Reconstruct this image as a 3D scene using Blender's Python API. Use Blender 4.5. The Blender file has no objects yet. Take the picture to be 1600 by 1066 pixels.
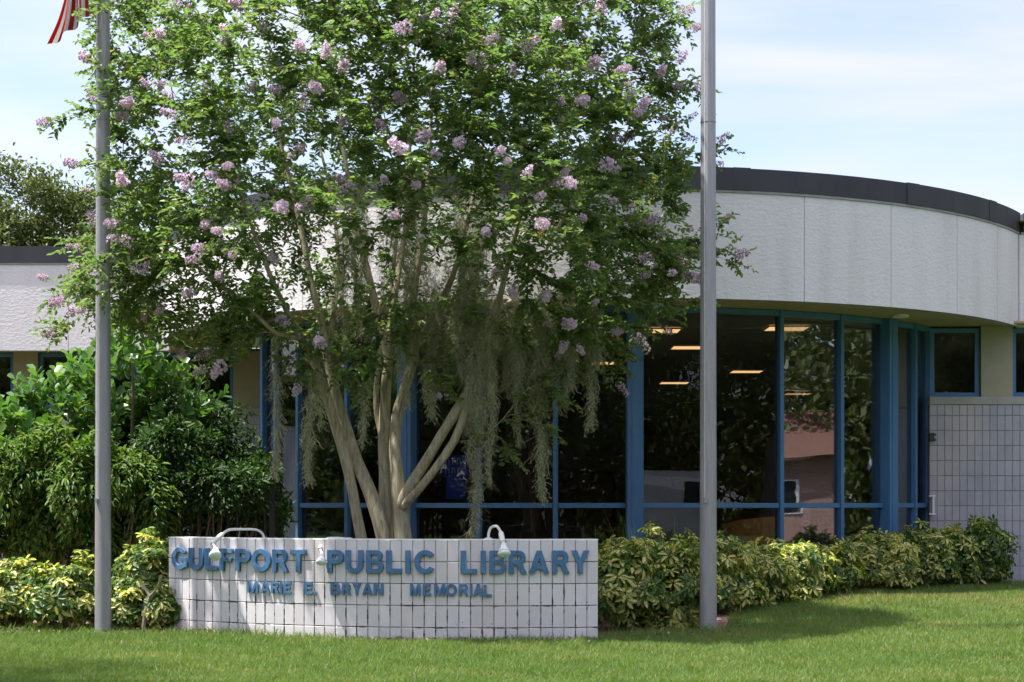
import bpy, math, random
import numpy as np
from mathutils import Vector, Matrix

random.seed(7)
RNG = np.random.default_rng(7)
R = math.radians
PI = math.pi
scene = bpy.context.scene
COL = scene.collection

# ------------------------------------------------------------------ camera, sky, sun, exposure
EYE = 1.25
cam_d = bpy.data.cameras.new('camera')
cam = bpy.data.objects.new('camera', cam_d)
COL.objects.link(cam)
cam.location = (0, 0, EYE)
cam.rotation_euler = (R(90), 0, 0)
cam_d.sensor_width = 36.0
cam_d.lens = 60.75
cam_d.shift_y = 0.1594
cam_d.clip_end = 3000
scene.camera = cam

TO_SUN = Vector((-0.36, -0.06, 0.93)).normalized()
SUN_EL = math.asin(TO_SUN.z)
SUN_ROT = math.atan2(TO_SUN.x, TO_SUN.y)
world = bpy.data.worlds.new('World')
scene.world = world
world.use_nodes = True
wt = world.node_tree
for n in list(wt.nodes):
    wt.nodes.remove(n)
w_out = wt.nodes.new('ShaderNodeOutputWorld')
w_bg = wt.nodes.new('ShaderNodeBackground')
w_bg.inputs['Strength'].default_value = 0.076
sky = wt.nodes.new('ShaderNodeTexSky')
sky.sky_type = 'NISHITA'
sky.sun_disc = False
sky.sun_elevation = SUN_EL
sky.sun_rotation = SUN_ROT
sky.air_density = 1.0
sky.dust_density = 0.6
w_tc = wt.nodes.new('ShaderNodeTexCoord')
w_map = wt.nodes.new('ShaderNodeMapping')
w_map.inputs['Scale'].default_value = (1.6, 1.6, 7.5)
w_map.inputs['Location'].default_value = (0.35, 0.2, 0.12)
w_no = wt.nodes.new('ShaderNodeTexNoise')
w_no.inputs['Scale'].default_value = 1.7
w_no.inputs['Detail'].default_value = 5.0
w_no.inputs['Roughness'].default_value = 0.5
w_no.inputs['Distortion'].default_value = 0.3
w_cr = wt.nodes.new('ShaderNodeValToRGB')
w_cr.color_ramp.elements[0].position = 0.34
w_cr.color_ramp.elements[0].color = (0.10, 0.10, 0.10, 1)
w_cr.color_ramp.elements[1].position = 0.68
w_cr.color_ramp.elements[1].color = (1, 1, 1, 1)
w_mix = wt.nodes.new('ShaderNodeMixRGB')
w_mix.inputs['Color2'].default_value = (3.85, 3.98, 4.45, 1)
wt.links.new(w_tc.outputs['Generated'], w_map.inputs['Vector'])
wt.links.new(w_map.outputs['Vector'], w_no.inputs['Vector'])
wt.links.new(w_no.outputs['Fac'], w_cr.inputs['Fac'])
wt.links.new(w_cr.outputs['Color'], w_mix.inputs['Fac'])
wt.links.new(sky.outputs['Color'], w_mix.inputs['Color1'])
w_tint = wt.nodes.new('ShaderNodeMixRGB')
w_tint.blend_type = 'MULTIPLY'
w_tint.inputs['Fac'].default_value = 1.0
w_tint.inputs['Color2'].default_value = (1.0, 0.95, 1.0, 1)
wt.links.new(w_mix.outputs['Color'], w_tint.inputs['Color1'])
# thin high cloud scatters most light round the sun: a broad soft aureole
w_dot = wt.nodes.new('ShaderNodeVectorMath')
w_dot.operation = 'DOT_PRODUCT'
w_dot.inputs[1].default_value = TO_SUN
wt.links.new(w_tc.outputs['Generated'], w_dot.inputs[0])
w_pos = wt.nodes.new('ShaderNodeMath')
w_pos.operation = 'MAXIMUM'
w_pos.inputs[1].default_value = 0.0
wt.links.new(w_dot.outputs['Value'], w_pos.inputs[0])
w_pow = wt.nodes.new('ShaderNodeMath')
w_pow.operation = 'POWER'
w_pow.inputs[1].default_value = 2.2
wt.links.new(w_pos.outputs[0], w_pow.inputs[0])
w_add = wt.nodes.new('ShaderNodeMath')
w_add.operation = 'MULTIPLY_ADD'
w_add.inputs[1].default_value = 3.2
w_add.inputs[2].default_value = 1.0
wt.links.new(w_pow.outputs[0], w_add.inputs[0])
w_gain = wt.nodes.new('ShaderNodeVectorMath')
w_gain.operation = 'SCALE'
w_gain.inputs[0].default_value = (3.85, 3.98, 4.45)
wt.links.new(w_add.outputs[0], w_gain.inputs['Scale'])
wt.links.new(w_gain.outputs['Vector'], w_mix.inputs['Color2'])
wt.links.new(w_tint.outputs['Color'], w_bg.inputs['Color'])
wt.links.new(w_bg.outputs['Background'], w_out.inputs['Surface'])

sun_d = bpy.data.lights.new('sun', 'SUN')
sun_d.energy = 3.3
sun_d.angle = R(0.9)
sun_d.color = (1.0, 0.965, 0.91)
sun = bpy.data.objects.new('sun', sun_d)
COL.objects.link(sun)
sun.rotation_euler = TO_SUN.to_track_quat('Z', 'Y').to_euler()
sun.location = (-20, -10, 40)

vs = scene.view_settings
vs.view_transform = 'Standard'
vs.look = 'None'
vs.gamma = 1.0
vs.use_curve_mapping = False
vs.exposure = 1.75
scene.render.engine = 'CYCLES'
try:
    scene.cycles.max_bounces = 12
    scene.cycles.diffuse_bounces = 8
    scene.cycles.transmission_bounces = 8
    scene.cycles.transparent_max_bounces = 12
    scene.cycles.use_denoising = True
except Exception:
    pass

# ------------------------------------------------------------------ materials
def new_mat(name):
    m = bpy.data.materials.new(name)
    m.use_nodes = True
    nt = m.node_tree
    b = nt.nodes['Principled BSDF']
    return m, nt, b

def node(nt, typ, **kw):
    n = nt.nodes.new(typ)
    for k, v in kw.items():
        if k.startswith('_'):
            setattr(n, k[1:], v)
        else:
            n.inputs[k.replace('__', ' ')].default_value = v
    return n

def ramp(nt, fac, stops):
    r = nt.nodes.new('ShaderNodeValToRGB')
    e = r.color_ramp.elements
    while len(e) < len(stops):
        e.new(0.5)
    for i, (p, c) in enumerate(stops):
        e[i].position = p
        e[i].color = (c[0], c[1], c[2], 1) if not isinstance(c, (int, float)) else (c, c, c, 1)
    if fac is not None:
        nt.links.new(fac, r.inputs['Fac'])
    return r

def noise(nt, scale, detail=4, rough=0.55, vec=None, dist=0.0):
    n = nt.nodes.new('ShaderNodeTexNoise')
    n.inputs['Scale'].default_value = scale
    n.inputs['Detail'].default_value = detail
    n.inputs['Roughness'].default_value = rough
    n.inputs['Distortion'].default_value = dist
    if vec is not None:
        nt.links.new(vec, n.inputs['Vector'])
    return n

def math_n(nt, op, a, b=None, clamp=False):
    n = nt.nodes.new('ShaderNodeMath')
    n.operation = op
    n.use_clamp = clamp
    for i, v in enumerate((a, b)):
        if v is None:
            continue
        if isinstance(v, (int, float)):
            n.inputs[i].default_value = v
        else:
            nt.links.new(v, n.inputs[i])
    return n.outputs[0]

def world_pos(nt):
    return nt.nodes.new('ShaderNodeNewGeometry').outputs['Position']

def mapping(nt, vec, scale=(1, 1, 1), loc=(0, 0, 0)):
    m = nt.nodes.new('ShaderNodeMapping')
    m.inputs['Scale'].default_value = scale
    m.inputs['Location'].default_value = loc
    nt.links.new(vec, m.inputs['Vector'])
    return m.outputs['Vector']

def bump(nt, b, height, strength, dist):
    bn = nt.nodes.new('ShaderNodeBump')
    bn.inputs['Strength'].default_value = strength
    bn.inputs['Distance'].default_value = dist
    nt.links.new(height, bn.inputs['Height'])
    nt.links.new(bn.outputs['Normal'], b.inputs['Normal'])
    return bn

def mix_rgb(nt, fac, a, b, typ='MIX'):
    n = nt.nodes.new('ShaderNodeMixRGB')
    n.blend_type = typ
    for k, v in (('Fac', fac), ('Color1', a), ('Color2', b)):
        if isinstance(v, (int, float)):
            n.inputs[k].default_value = v
        elif isinstance(v, tuple):
            n.inputs[k].default_value = (v[0], v[1], v[2], 1)
        else:
            nt.links.new(v, n.inputs[k])
    return n.outputs['Color']

def simple_mat(name, stops, scale=6, rough=0.6, metal=0.0, bumpv=0.0, vscale=(1, 1, 1), spec=0.5, detail=4):
    m, nt, b = new_mat(name)
    v = mapping(nt, world_pos(nt), vscale)
    n = noise(nt, scale, detail, 0.6, v)
    r = ramp(nt, n.outputs['Fac'], stops)
    nt.links.new(r.outputs['Color'], b.inputs['Base Color'])
    b.inputs['Roughness'].default_value = rough
    b.inputs['Metallic'].default_value = metal
    b.inputs['Specular IOR Level'].default_value = spec
    if bumpv:
        bump(nt, b, n.outputs['Fac'], 0.6, bumpv)
    return m

def leaf_mat(name, stops, transl=0.35, rough=0.42, mid_stops=None, spec=0.4, tcol=(1.25, 1.3, 0.55)):
    m, nt, b = new_mat(name)
    at = nt.nodes.new('ShaderNodeAttribute')
    at.attribute_name = 'rnd'
    r = ramp(nt, at.outputs['Fac'], stops)
    col = r.outputs['Color']
    if mid_stops:
        am = nt.nodes.new('ShaderNodeAttribute')
        am.attribute_name = 'mid'
        r2 = ramp(nt, at.outputs['Fac'], mid_stops)
        nz = noise(nt, 60, 2, 0.5, world_pos(nt))
        f = math_n(nt, 'ADD', am.outputs['Fac'], math_n(nt, 'MULTIPLY', math_n(nt, 'SUBTRACT', nz.outputs['Fac'], 0.5), 0.9))
        f2 = ramp(nt, f, [(0.50, 0.0), (0.80, 1.0)])
        col = mix_rgb(nt, f2.outputs['Color'], r2.outputs['Color'], col)
    nt.links.new(col, b.inputs['Base Color'])
    b.inputs['Roughness'].default_value = rough
    b.inputs['Specular IOR Level'].default_value = spec
    tr = nt.nodes.new('ShaderNodeBsdfTranslucent')
    tc = mix_rgb(nt, 1.0, col, tcol, 'MULTIPLY')
    nt.links.new(tc, tr.inputs['Color'])
    mx = nt.nodes.new('ShaderNodeMixShader')
    mx.inputs['Fac'].default_value = transl
    out = nt.nodes['Material Output']
    nt.links.new(b.outputs['BSDF'], mx.inputs[1])
    nt.links.new(tr.outputs['BSDF'], mx.inputs[2])
    nt.links.new(mx.outputs['Shader'], out.inputs['Surface'])
    return m

M = {}
# stucco
m, nt, b = new_mat('stucco')
wp = world_pos(nt)
n1 = noise(nt, 15, 6, 0.68, mapping(nt, wp, (1, 1, 1.6)), 0.15)
n2 = noise(nt, 1.3, 4, 0.6, mapping(nt, wp, (2.5, 2.5, 0.35)))
n3 = noise(nt, 45, 3, 0.6, wp)
c = ramp(nt, n2.outputs['Fac'], [(0.25, (0.59, 0.56, 0.56)), (0.5, (0.66, 0.63, 0.635)), (0.75, (0.685, 0.655, 0.66))])
nt.links.new(c.outputs['Color'], b.inputs['Base Color'])
b.inputs['Roughness'].default_value = 0.85
h = math_n(nt, 'ADD', n1.outputs['Fac'], math_n(nt, 'MULTIPLY', n3.outputs['Fac'], 0.25))
bump(nt, b, h, 0.7, 0.017)
M['stucco'] = m
M['soffit'] = simple_mat('soffit_paint', [(0.3, (0.29, 0.245, 0.125)), (0.7, (0.35, 0.30, 0.155))], 2, 0.8)
M['tan'] = simple_mat('tan_paint', [(0.3, (0.27, 0.245, 0.17)), (0.7, (0.32, 0.29, 0.205))], 3, 0.8, bumpv=0.004)
M['coping'] = simple_mat('dark_metal_coping', [(0.3, (0.022, 0.022, 0.026)), (0.7, (0.038, 0.037, 0.042))], 1.5, 0.5, 0.0, vscale=(2, 2, .4))
M['drip'] = simple_mat('grey_drip_metal', [(0.3, (0.22, 0.22, 0.22)), (0.7, (0.32, 0.32, 0.31))], 4, 0.5)
M['blue'] = simple_mat('blue_frame_paint', [(0.25, (0.042, 0.125, 0.25)), (0.6, (0.058, 0.155, 0.30)), (0.85, (0.085, 0.19, 0.34))], 5, 0.42, vscale=(1, 1, .25))
M['ledge'] = simple_mat('ledge_paint', [(0.3, (0.27, 0.265, 0.235)), (0.7, (0.33, 0.32, 0.29))], 5, 0.8)
M['black_iron'] = simple_mat('black_iron', [(0.3, (0.012, 0.012, 0.012)), (0.7, (0.03, 0.03, 0.03))], 12, 0.5)
M['white_enamel'] = simple_mat('white_enamel', [(0.3, (0.60, 0.60, 0.56)), (0.6, (0.74, 0.74, 0.70))], 30, 0.4)
M['bulb'] = simple_mat('frosted_bulb_glass', [(0.3, (0.62, 0.70, 0.68)), (0.7, (0.72, 0.78, 0.76))], 20, 0.18)
M['pvc'] = simple_mat('white_pvc', [(0.3, (0.66, 0.66, 0.66)), (0.7, (0.74, 0.74, 0.73))], 10, 0.4)

# brushed grey flagpole
m, nt, b = new_mat('satin_aluminium')
wp = world_pos(nt)
n1 = noise(nt, 5, 5, 0.6, mapping(nt, wp, (5, 5, .6)))
c = ramp(nt, n1.outputs['Fac'], [(0.25, (0.29, 0.28, 0.295)), (0.7, (0.37, 0.355, 0.375))])
nt.links.new(c.outputs['Color'], b.inputs['Base Color'])
b.inputs['Metallic'].default_value = 0.3
b.inputs['Roughness'].default_value = 0.38
M['pole'] = m

def block_mat(name, tones, mildew, hw, hh):
    m, nt, b = new_mat(name)
    wp = world_pos(nt)
    oi = nt.nodes.new('ShaderNodeObjectInfo')
    tc = nt.nodes.new('ShaderNodeTexCoord')
    sx = nt.nodes.new('ShaderNodeSeparateXYZ')
    nt.links.new(tc.outputs['Object'], sx.inputs['Vector'])
    n1 = noise(nt, 5, 5, 0.6, wp)
    c = ramp(nt, n1.outputs['Fac'], tones)
    v = math_n(nt, 'ADD', 0.93, math_n(nt, 'MULTIPLY', oi.outputs['Random'], 0.12))
    cmb = nt.nodes.new('ShaderNodeCombineXYZ')
    for i in range(3):
        nt.links.new(v, cmb.inputs[i])
    col = mix_rgb(nt, 1.0, c.outputs['Color'], cmb.outputs['Vector'], 'MULTIPLY')
    # faint rust / algae wash
    n4 = noise(nt, 1.1, 3, 0.5, mapping(nt, wp, (1, 1, .6), (3, 1, 0)))
    f4 = ramp(nt, n4.outputs['Fac'], [(0.5, 0.0), (0.72, 1.0)])
    col = mix_rgb(nt, math_n(nt, 'MULTIPLY', f4.outputs['Color'], 0.35), col, (0.56, 0.42, 0.36))
    if mildew:
        ex = math_n(nt, 'SUBTRACT', hw, math_n(nt, 'ABSOLUTE', sx.outputs['X']))
        ez = math_n(nt, 'SUBTRACT', hh, math_n(nt, 'ABSOLUTE', sx.outputs['Z']))
        ed = math_n(nt, 'MINIMUM', ex, ez)
        n5 = noise(nt, 7, 5, 0.7, wp)
        wid = math_n(nt, 'MULTIPLY', math_n(nt, 'SUBTRACT', n5.outputs['Fac'], 0.50), 0.045)
        fe = math_n(nt, 'LESS_THAN', ed, wid)
        n6 = noise(nt, 38, 5, 0.75, wp)
        n7 = noise(nt, 3.2, 3, 0.6, mapping(nt, wp, (1, 1, 1), (4, 2, 7)))
        spk = math_n(nt, 'MULTIPLY', math_n(nt, 'GREATER_THAN', n6.outputs['Fac'], 0.60), math_n(nt, 'GREATER_THAN', n7.outputs['Fac'], 0.63))
        sw = nt.nodes.new('ShaderNodeSeparateXYZ')
        nt.links.new(wp, sw.inputs['Vector'])
        low = ramp(nt, sw.outputs['Z'], [(0.02, 1.0), (0.42, 1.0), (0.62, 0.0)])
        f = math_n(nt, 'MULTIPLY', math_n(nt, 'MAXIMUM', fe, spk), low.outputs['Color'])
        col = mix_rgb(nt, math_n(nt, 'MULTIPLY', f, 0.9), col, (0.045, 0.04, 0.035))
    nt.links.new(col, b.inputs['Base Color'])
    b.inputs['Roughness'].default_value = 0.62
    n8 = noise(nt, 60, 4, 0.6, wp)
    bump(nt, b, n8.outputs['Fac'], 0.35, 0.004)
    return m

SB_W, SB_H = 0.1065, 0.2
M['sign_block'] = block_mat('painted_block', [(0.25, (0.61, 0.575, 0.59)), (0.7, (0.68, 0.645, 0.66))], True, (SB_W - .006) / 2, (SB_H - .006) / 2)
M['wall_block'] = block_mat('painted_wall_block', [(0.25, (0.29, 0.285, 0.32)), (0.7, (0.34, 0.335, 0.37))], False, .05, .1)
m, nt, b = new_mat('joint_mortar')
n1 = noise(nt, 6, 5, 0.7, world_pos(nt))
c = ramp(nt, n1.outputs['Fac'], [(0.36, (0.06, 0.055, 0.05)), (0.47, (0.28, 0.27, 0.265)), (0.7, (0.42, 0.41, 0.40))])
nt.links.new(c.outputs['Color'], b.inputs['Base Color'])
b.inputs['Roughness'].default_value = 0.95
M['mortar'] = m
M['wall_mortar'] = simple_mat('grey_mortar', [(0.3, (0.17, 0.17, 0.185)), (0.7, (0.22, 0.22, 0.235))], 6, 0.95)

# letters
m, nt, b = new_mat('weathered_blue_paint')
n1 = noise(nt, 14, 6, 0.7, world_pos(nt))
c = ramp(nt, n1.outputs['Fac'], [(0.3, (0.045, 0.12, 0.235)), (0.56, (0.07, 0.165, 0.31)), (0.70, (0.13, 0.24, 0.38)), (0.80, (0.34, 0.42, 0.49))])
nt.links.new(c.outputs['Color'], b.inputs['Base Color'])
b.inputs['Roughness'].default_value = 0.5
M['letter'] = m

# window glass : dark tinted, reflecting, slightly wavy
def glass_mat(name, tint, waves):
    m, nt, b = new_mat(name)
    nt.nodes.remove(b)
    out = nt.nodes['Material Output']
    tr = nt.nodes.new('ShaderNodeBsdfTransparent')
    tr.inputs['Color'].default_value = (tint[0], tint[1], tint[2], 1)
    gl = nt.nodes.new('ShaderNodeBsdfGlossy')
    gl.inputs['Roughness'].default_value = 0.0
    gl.inputs['Color'].default_value = (0.9, 0.95, 1.0, 1)
    n1 = noise(nt, 1.1, 1.5, 0.4, mapping(nt, world_pos(nt), (.8, .8, 2.2)))
    bn = nt.nodes.new('ShaderNodeBump')
    bn.inputs['Strength'].default_value = waves
    bn.inputs['Distance'].default_value = 0.02
    nt.links.new(n1.outputs['Fac'], bn.inputs['Height'])
    nt.links.new(bn.outputs['Normal'], gl.inputs['Normal'])
    fr = nt.nodes.new('ShaderNodeFresnel')
    fr.inputs['IOR'].default_value = 1.62
    f = math_n(nt, 'MULTIPLY', fr.outputs['Fac'], 0.62, True)
    mx = nt.nodes.new('ShaderNodeMixShader')
    nt.links.new(f, mx.inputs['Fac'])
    nt.links.new(tr.outputs['BSDF'], mx.inputs[1])
    nt.links.new(gl.outputs['BSDF'], mx.inputs[2])
    nt.links.new(mx.outputs['Shader'], out.inputs['Surface'])
    return m
M['glass'] = glass_mat('tinted_window_glass', (0.80, 0.79, 0.80), 0.06)

# interior
M['int_wall'] = simple_mat('interior_wall', [(0.3, (0.30, 0.27, 0.25)), (0.7, (0.38, 0.345, 0.32))], 1.5, 0.9)
M['int_ceiling'] = simple_mat('interior_ceiling', [(0.3, (0.36, 0.34, 0.33)), (0.7, (0.42, 0.40, 0.385))], 3, 0.9)
M['int_dark'] = simple_mat('dark_return_wall', [(0.3, (0.05, 0.042, 0.038)), (0.7, (0.075, 0.063, 0.055))], 3, 0.8)  # much darker than the other interior walls, used on the return wall
M['carpet'] = simple_mat('carpet', [(0.3, (0.14, 0.11, 0.13)), (0.7, (0.19, 0.155, 0.17))], 30, 1.0)
M['yellow_fabric'] = simple_mat('ochre_upholstery', [(0.3, (0.55, 0.28, 0.06)), (0.7, (0.65, 0.36, 0.09))], 14, 0.9)
M['wicker'] = simple_mat('tan_wicker', [(0.3, (0.28, 0.16, 0.08)), (0.7, (0.45, 0.29, 0.15))], 40, 0.7)
M['wood'] = simple_mat('shelf_wood', [(0.3, (0.16, 0.08, 0.04)), (0.7, (0.24, 0.13, 0.07))], 8, 0.5, vscale=(1, 1, 6))
M['banner'] = simple_mat('blue_banner_cloth', [(0.3, (0.02, 0.05, 0.45)), (0.7, (0.03, 0.07, 0.55))], 8, 0.7)
M['pale'] = simple_mat('pale_print', [(0.3, (0.45, 0.5, 0.62)), (0.7, (0.55, 0.6, 0.7))], 8, 0.7)
m, nt, b = new_mat('lit_ceiling_panel')
b.inputs['Base Color'].default_value = (0.8, 0.7, 0.5, 1)
b.inputs['Emission Color'].default_value = (1.0, 0.60, 0.26, 1)
b.inputs['Emission Strength'].default_value = 0.5
M['lamp_panel'] = m

# vegetation
M['myrtle_leaf'] = leaf_mat('myrtle_leaf', [(0.0, (0.085, 0.134, 0.048)), (0.45, (0.126, 0.188, 0.060)), (0.85, (0.18, 0.24, 0.078)), (0.96, (0.22, 0.22, 0.06)), (1.0, (0.28, 0.18, 0.08))], 0.58, 0.36, tcol=(1.1, 1.3, .75))
M['blossom'] = leaf_mat('lilac_blossom', [(0.0, (0.55, 0.38, 0.50)), (0.5, (0.70, 0.54, 0.65)), (1.0, (0.84, 0.74, 0.80))], 0.35, 0.7, tcol=(1, 1, 1))
M['spent'] = leaf_mat('seed_cluster', [(0.0, (0.16, 0.12, 0.03)), (1.0, (0.34, 0.22, 0.08))], 0.3, 0.8, tcol=(1, 1, 1))
M['vine_leaf'] = leaf_mat('vine_leaf', [(0.0, (0.045, 0.105, 0.016)), (0.5, (0.09, 0.18, 0.024)), (1.0, (0.17, 0.22, 0.045))], 0.38, 0.5, spec=.3)
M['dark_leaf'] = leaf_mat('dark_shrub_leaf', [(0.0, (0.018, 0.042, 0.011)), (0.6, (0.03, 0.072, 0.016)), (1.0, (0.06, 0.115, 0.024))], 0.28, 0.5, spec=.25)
M['clusia_leaf'] = leaf_mat('clusia_leaf', [(0.0, (0.055, 0.14, 0.03)), (0.6, (0.09, 0.20, 0.04)), (1.0, (0.16, 0.27, 0.06))], 0.4, 0.36, spec=0.4)
M['schefflera'] = leaf_mat('variegated_leaf',
    [(0.0, (0.075, 0.14, 0.03)), (0.5, (0.14, 0.21, 0.045)), (1.0, (0.26, 0.30, 0.075))], 0.46, 0.4,
    mid_stops=[(0.0, (0.03, 0.09, 0.016)), (0.42, (0.15, 0.22, 0.04)), (0.52, (0.50, 0.50, 0.15)), (1.0, (0.78, 0.70, 0.30))], spec=0.5)
M['grass'] = leaf_mat('grass_blade', [(0.0, (0.095, 0.175, 0.036)), (0.6, (0.145, 0.23, 0.055)), (0.9, (0.21, 0.265, 0.08)), (0.97, (0.24, 0.23, 0.075)), (1.0, (0.42, 0.36, 0.16))], 0.45, 0.55, tcol=(1.2, 1.25, .5))
M['strap'] = leaf_mat('strap_leaf', [(0.0, (0.05, 0.12, 0.02)), (1.0, (0.14, 0.22, 0.05))], 0.35, 0.4)
M['moss'] = leaf_mat('spanish_moss', [(0.0, (0.30, 0.305, 0.185)), (0.6, (0.43, 0.44, 0.275)), (1.0, (0.58, 0.58, 0.42))], 0.45, 0.9, tcol=(1, 1, .9), spec=0.1)
M['oak_leaf'] = leaf_mat('oak_leaf', [(0.0, (0.05, 0.075, 0.022)), (0.6, (0.095, 0.125, 0.036)), (1.0, (0.16, 0.175, 0.055))], 0.3, 0.5)

m, nt, b = new_mat('myrtle_bark')
wp = world_pos(nt)
n1 = noise(nt, 16, 5, 0.6, mapping(nt, wp, (1.6, 1.6, .28)), 0.6)
n2 = noise(nt, 5, 6, 0.66, mapping(nt, wp, (1.3, 1.3, .30)), 0.3)
c1 = ramp(nt, n1.outputs['Fac'], [(0.28, (0.17, 0.145, 0.10)), (0.46, (0.33, 0.29, 0.205)), (0.72, (0.52, 0.475, 0.36))])
c2 = ramp(nt, n2.outputs['Fac'], [(0.30, (0.62, 0.64, 0.56)), (0.45, (0.86, 0.88, 0.80)), (0.52, (1.0, 0.96, 0.86)), (0.64, (1.0, 1.0, 0.97)), (0.72, (0.86, 0.86, 0.80))])
nt.links.new(mix_rgb(nt, 1.0, c1.outputs['Color'], c2.outputs['Color'], 'MULTIPLY'), b.inputs['Base Color'])
b.inputs['Roughness'].default_value = 0.75
bump(nt, b, n1.outputs['Fac'], 0.8, 0.02)
M['bark'] = m
M['oak_bark'] = simple_mat('oak_bark', [(0.3, (0.07, 0.055, 0.045)), (0.7, (0.19, 0.16, 0.13))], 9, 0.95, bumpv=0.03, vscale=(1, 1, .4))
M['stem'] = simple_mat('shrub_stem', [(0.3, (0.14, 0.11, 0.075)), (0.7, (0.28, 0.23, 0.17))], 20, 0.9)

# ground
m, nt, b = new_mat('lawn_soil')
wp = world_pos(nt)
n1 = noise(nt, 2.2, 5, 0.6, wp)
n2 = noise(nt, 40, 4, 0.6, wp)
c = ramp(nt, n1.outputs['Fac'], [(0.3, (0.04, 0.075, 0.014)), (0.6, (0.06, 0.10, 0.02)), (0.8, (0.09, 0.10, 0.034))])
nt.links.new(mix_rgb(nt, 0.35, c.outputs['Color'], n2.outputs['Color'], 'MULTIPLY'), b.inputs['Base Color'])
b.inputs['Roughness'].default_value = 1.0
bump(nt, b, n2.outputs['Fac'], 0.7, 0.03)
M['lawn'] = m
m, nt, b = new_mat('bark_mulch')
wp = world_pos(nt)
v1 = nt.nodes.new('ShaderNodeTexVoronoi')
v1.inputs['Scale'].default_value = 38
nt.links.new(mapping(nt, wp, (1, .55, 1)), v1.inputs['Vector'])
c = ramp(nt, v1.outputs['Color'], [(0.2, (0.10, 0.055, 0.038)), (0.55, (0.21, 0.12, 0.085)), (0.9, (0.36, 0.24, 0.18))])
nt.links.new(c.outputs['Color'], b.inputs['Base Color'])
b.inputs['Roughness'].default_value = 1.0
bump(nt, b, v1.outputs['Distance'], 0.9, 0.03)
M['mulch'] = m
M['asphalt'] = simple_mat('asphalt', [(0.3, (0.045, 0.045, 0.047)), (0.7, (0.065, 0.065, 0.066))], 25, 0.9)
M['concrete'] = simple_mat('concrete', [(0.3, (0.30, 0.29, 0.27)), (0.7, (0.38, 0.37, 0.345))], 6, 0.9)
M['pink'] = simple_mat('pink_plaster', [(0.3, (0.30, 0.18, 0.15)), (0.7, (0.36, 0.22, 0.185))], 4, 0.85)
M['roof_tile'] = simple_mat('terracotta_roof', [(0.3, (0.12, 0.055, 0.04)), (0.7, (0.19, 0.09, 0.06))], 9, 0.85)
M['car_paint'] = simple_mat('white_car_paint', [(0.3, (0.70, 0.70, 0.70)), (0.7, (0.74, 0.74, 0.74))], 3, 0.22)
M['rubber'] = simple_mat('rubber', [(0.3, (0.02, 0.02, 0.02)), (0.7, (0.03, 0.03, 0.03))], 12, 0.9)
M['car_glass'] = simple_mat('dark_car_glass', [(0.3, (0.02, 0.022, 0.025)), (0.7, (0.03, 0.032, 0.035))], 2, 0.05)
M['flag_red'] = leaf_mat('flag_red_cloth', [(0.0, (0.50, 0.045, 0.035)), (1.0, (0.50, 0.045, 0.035))], 0.45, 0.8, tcol=(1, 1, 1))
M['flag_white'] = leaf_mat('flag_white_cloth', [(0.0, (0.78, 0.76, 0.74)), (1.0, (0.78, 0.76, 0.74))], 0.45, 0.8, tcol=(1, 1, 1))
M['flag_blue'] = leaf_mat('flag_blue_cloth', [(0.0, (0.03, 0.045, 0.19)), (1.0, (0.03, 0.045, 0.19))], 0.45, 0.8, tcol=(1, 1, 1))

# ------------------------------------------------------------------ object helpers
def link(o, parent=None):
    COL.objects.link(o)
    if parent is not None:
        o.parent = parent
    return o

def tag(o, label=None, cat=None, group=None, kind=None):
    if label: o['label'] = label
    if cat: o['category'] = cat
    if group: o['group'] = group
    if kind: o['kind'] = kind
    return o

def thing(name, label, cat, loc=(0, 0, 0), rz=0.0, group=None):
    o = bpy.data.objects.new(name, None)
    o.empty_display_size = 0.2
    o.location = loc
    o.rotation_euler = (0, 0, rz)
    link(o)
    return tag(o, label, cat, group)

def np_mesh(name, V, F, mats, attrs=None, smooth=False, mat_idx=None):
    """V (n,3), F (m,k) with constant k"""
    V = np.asarray(V, dtype=np.float32)
    F = np.asarray(F, dtype=np.int32)
    me = bpy.data.meshes.new(name)
    n, (mf, k) = len(V), F.shape
    me.vertices.add(n)
    me.vertices.foreach_set('co', V.ravel())
    me.loops.add(mf * k)
    me.loops.foreach_set('vertex_index', F.ravel())
    me.polygons.add(mf)
    me.polygons.foreach_set('loop_start', np.arange(0, mf * k, k, dtype=np.int32))
    me.polygons.foreach_set('loop_total', np.full(mf, k, dtype=np.int32))
    if smooth:
        me.polygons.foreach_set('use_smooth', np.ones(mf, dtype=bool))
    for a, vals in (attrs or {}).items():
        at = me.attributes.new(a, 'FLOAT', 'POINT')
        at.data.foreach_set('value', np.asarray(vals, dtype=np.float32))
    for mm in (mats if isinstance(mats, (list, tuple)) else [mats]):
        me.materials.append(mm)
    if mat_idx is not None:
        me.polygons.foreach_set('material_index', np.asarray(mat_idx, dtype=np.int32))
    me.update(calc_edges=True)
    return me

def obj_np(name, V, F, mats, parent=None, **kw):
    return link(bpy.data.objects.new(name, np_mesh(name, V, F, mats, **kw)), parent)

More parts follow.
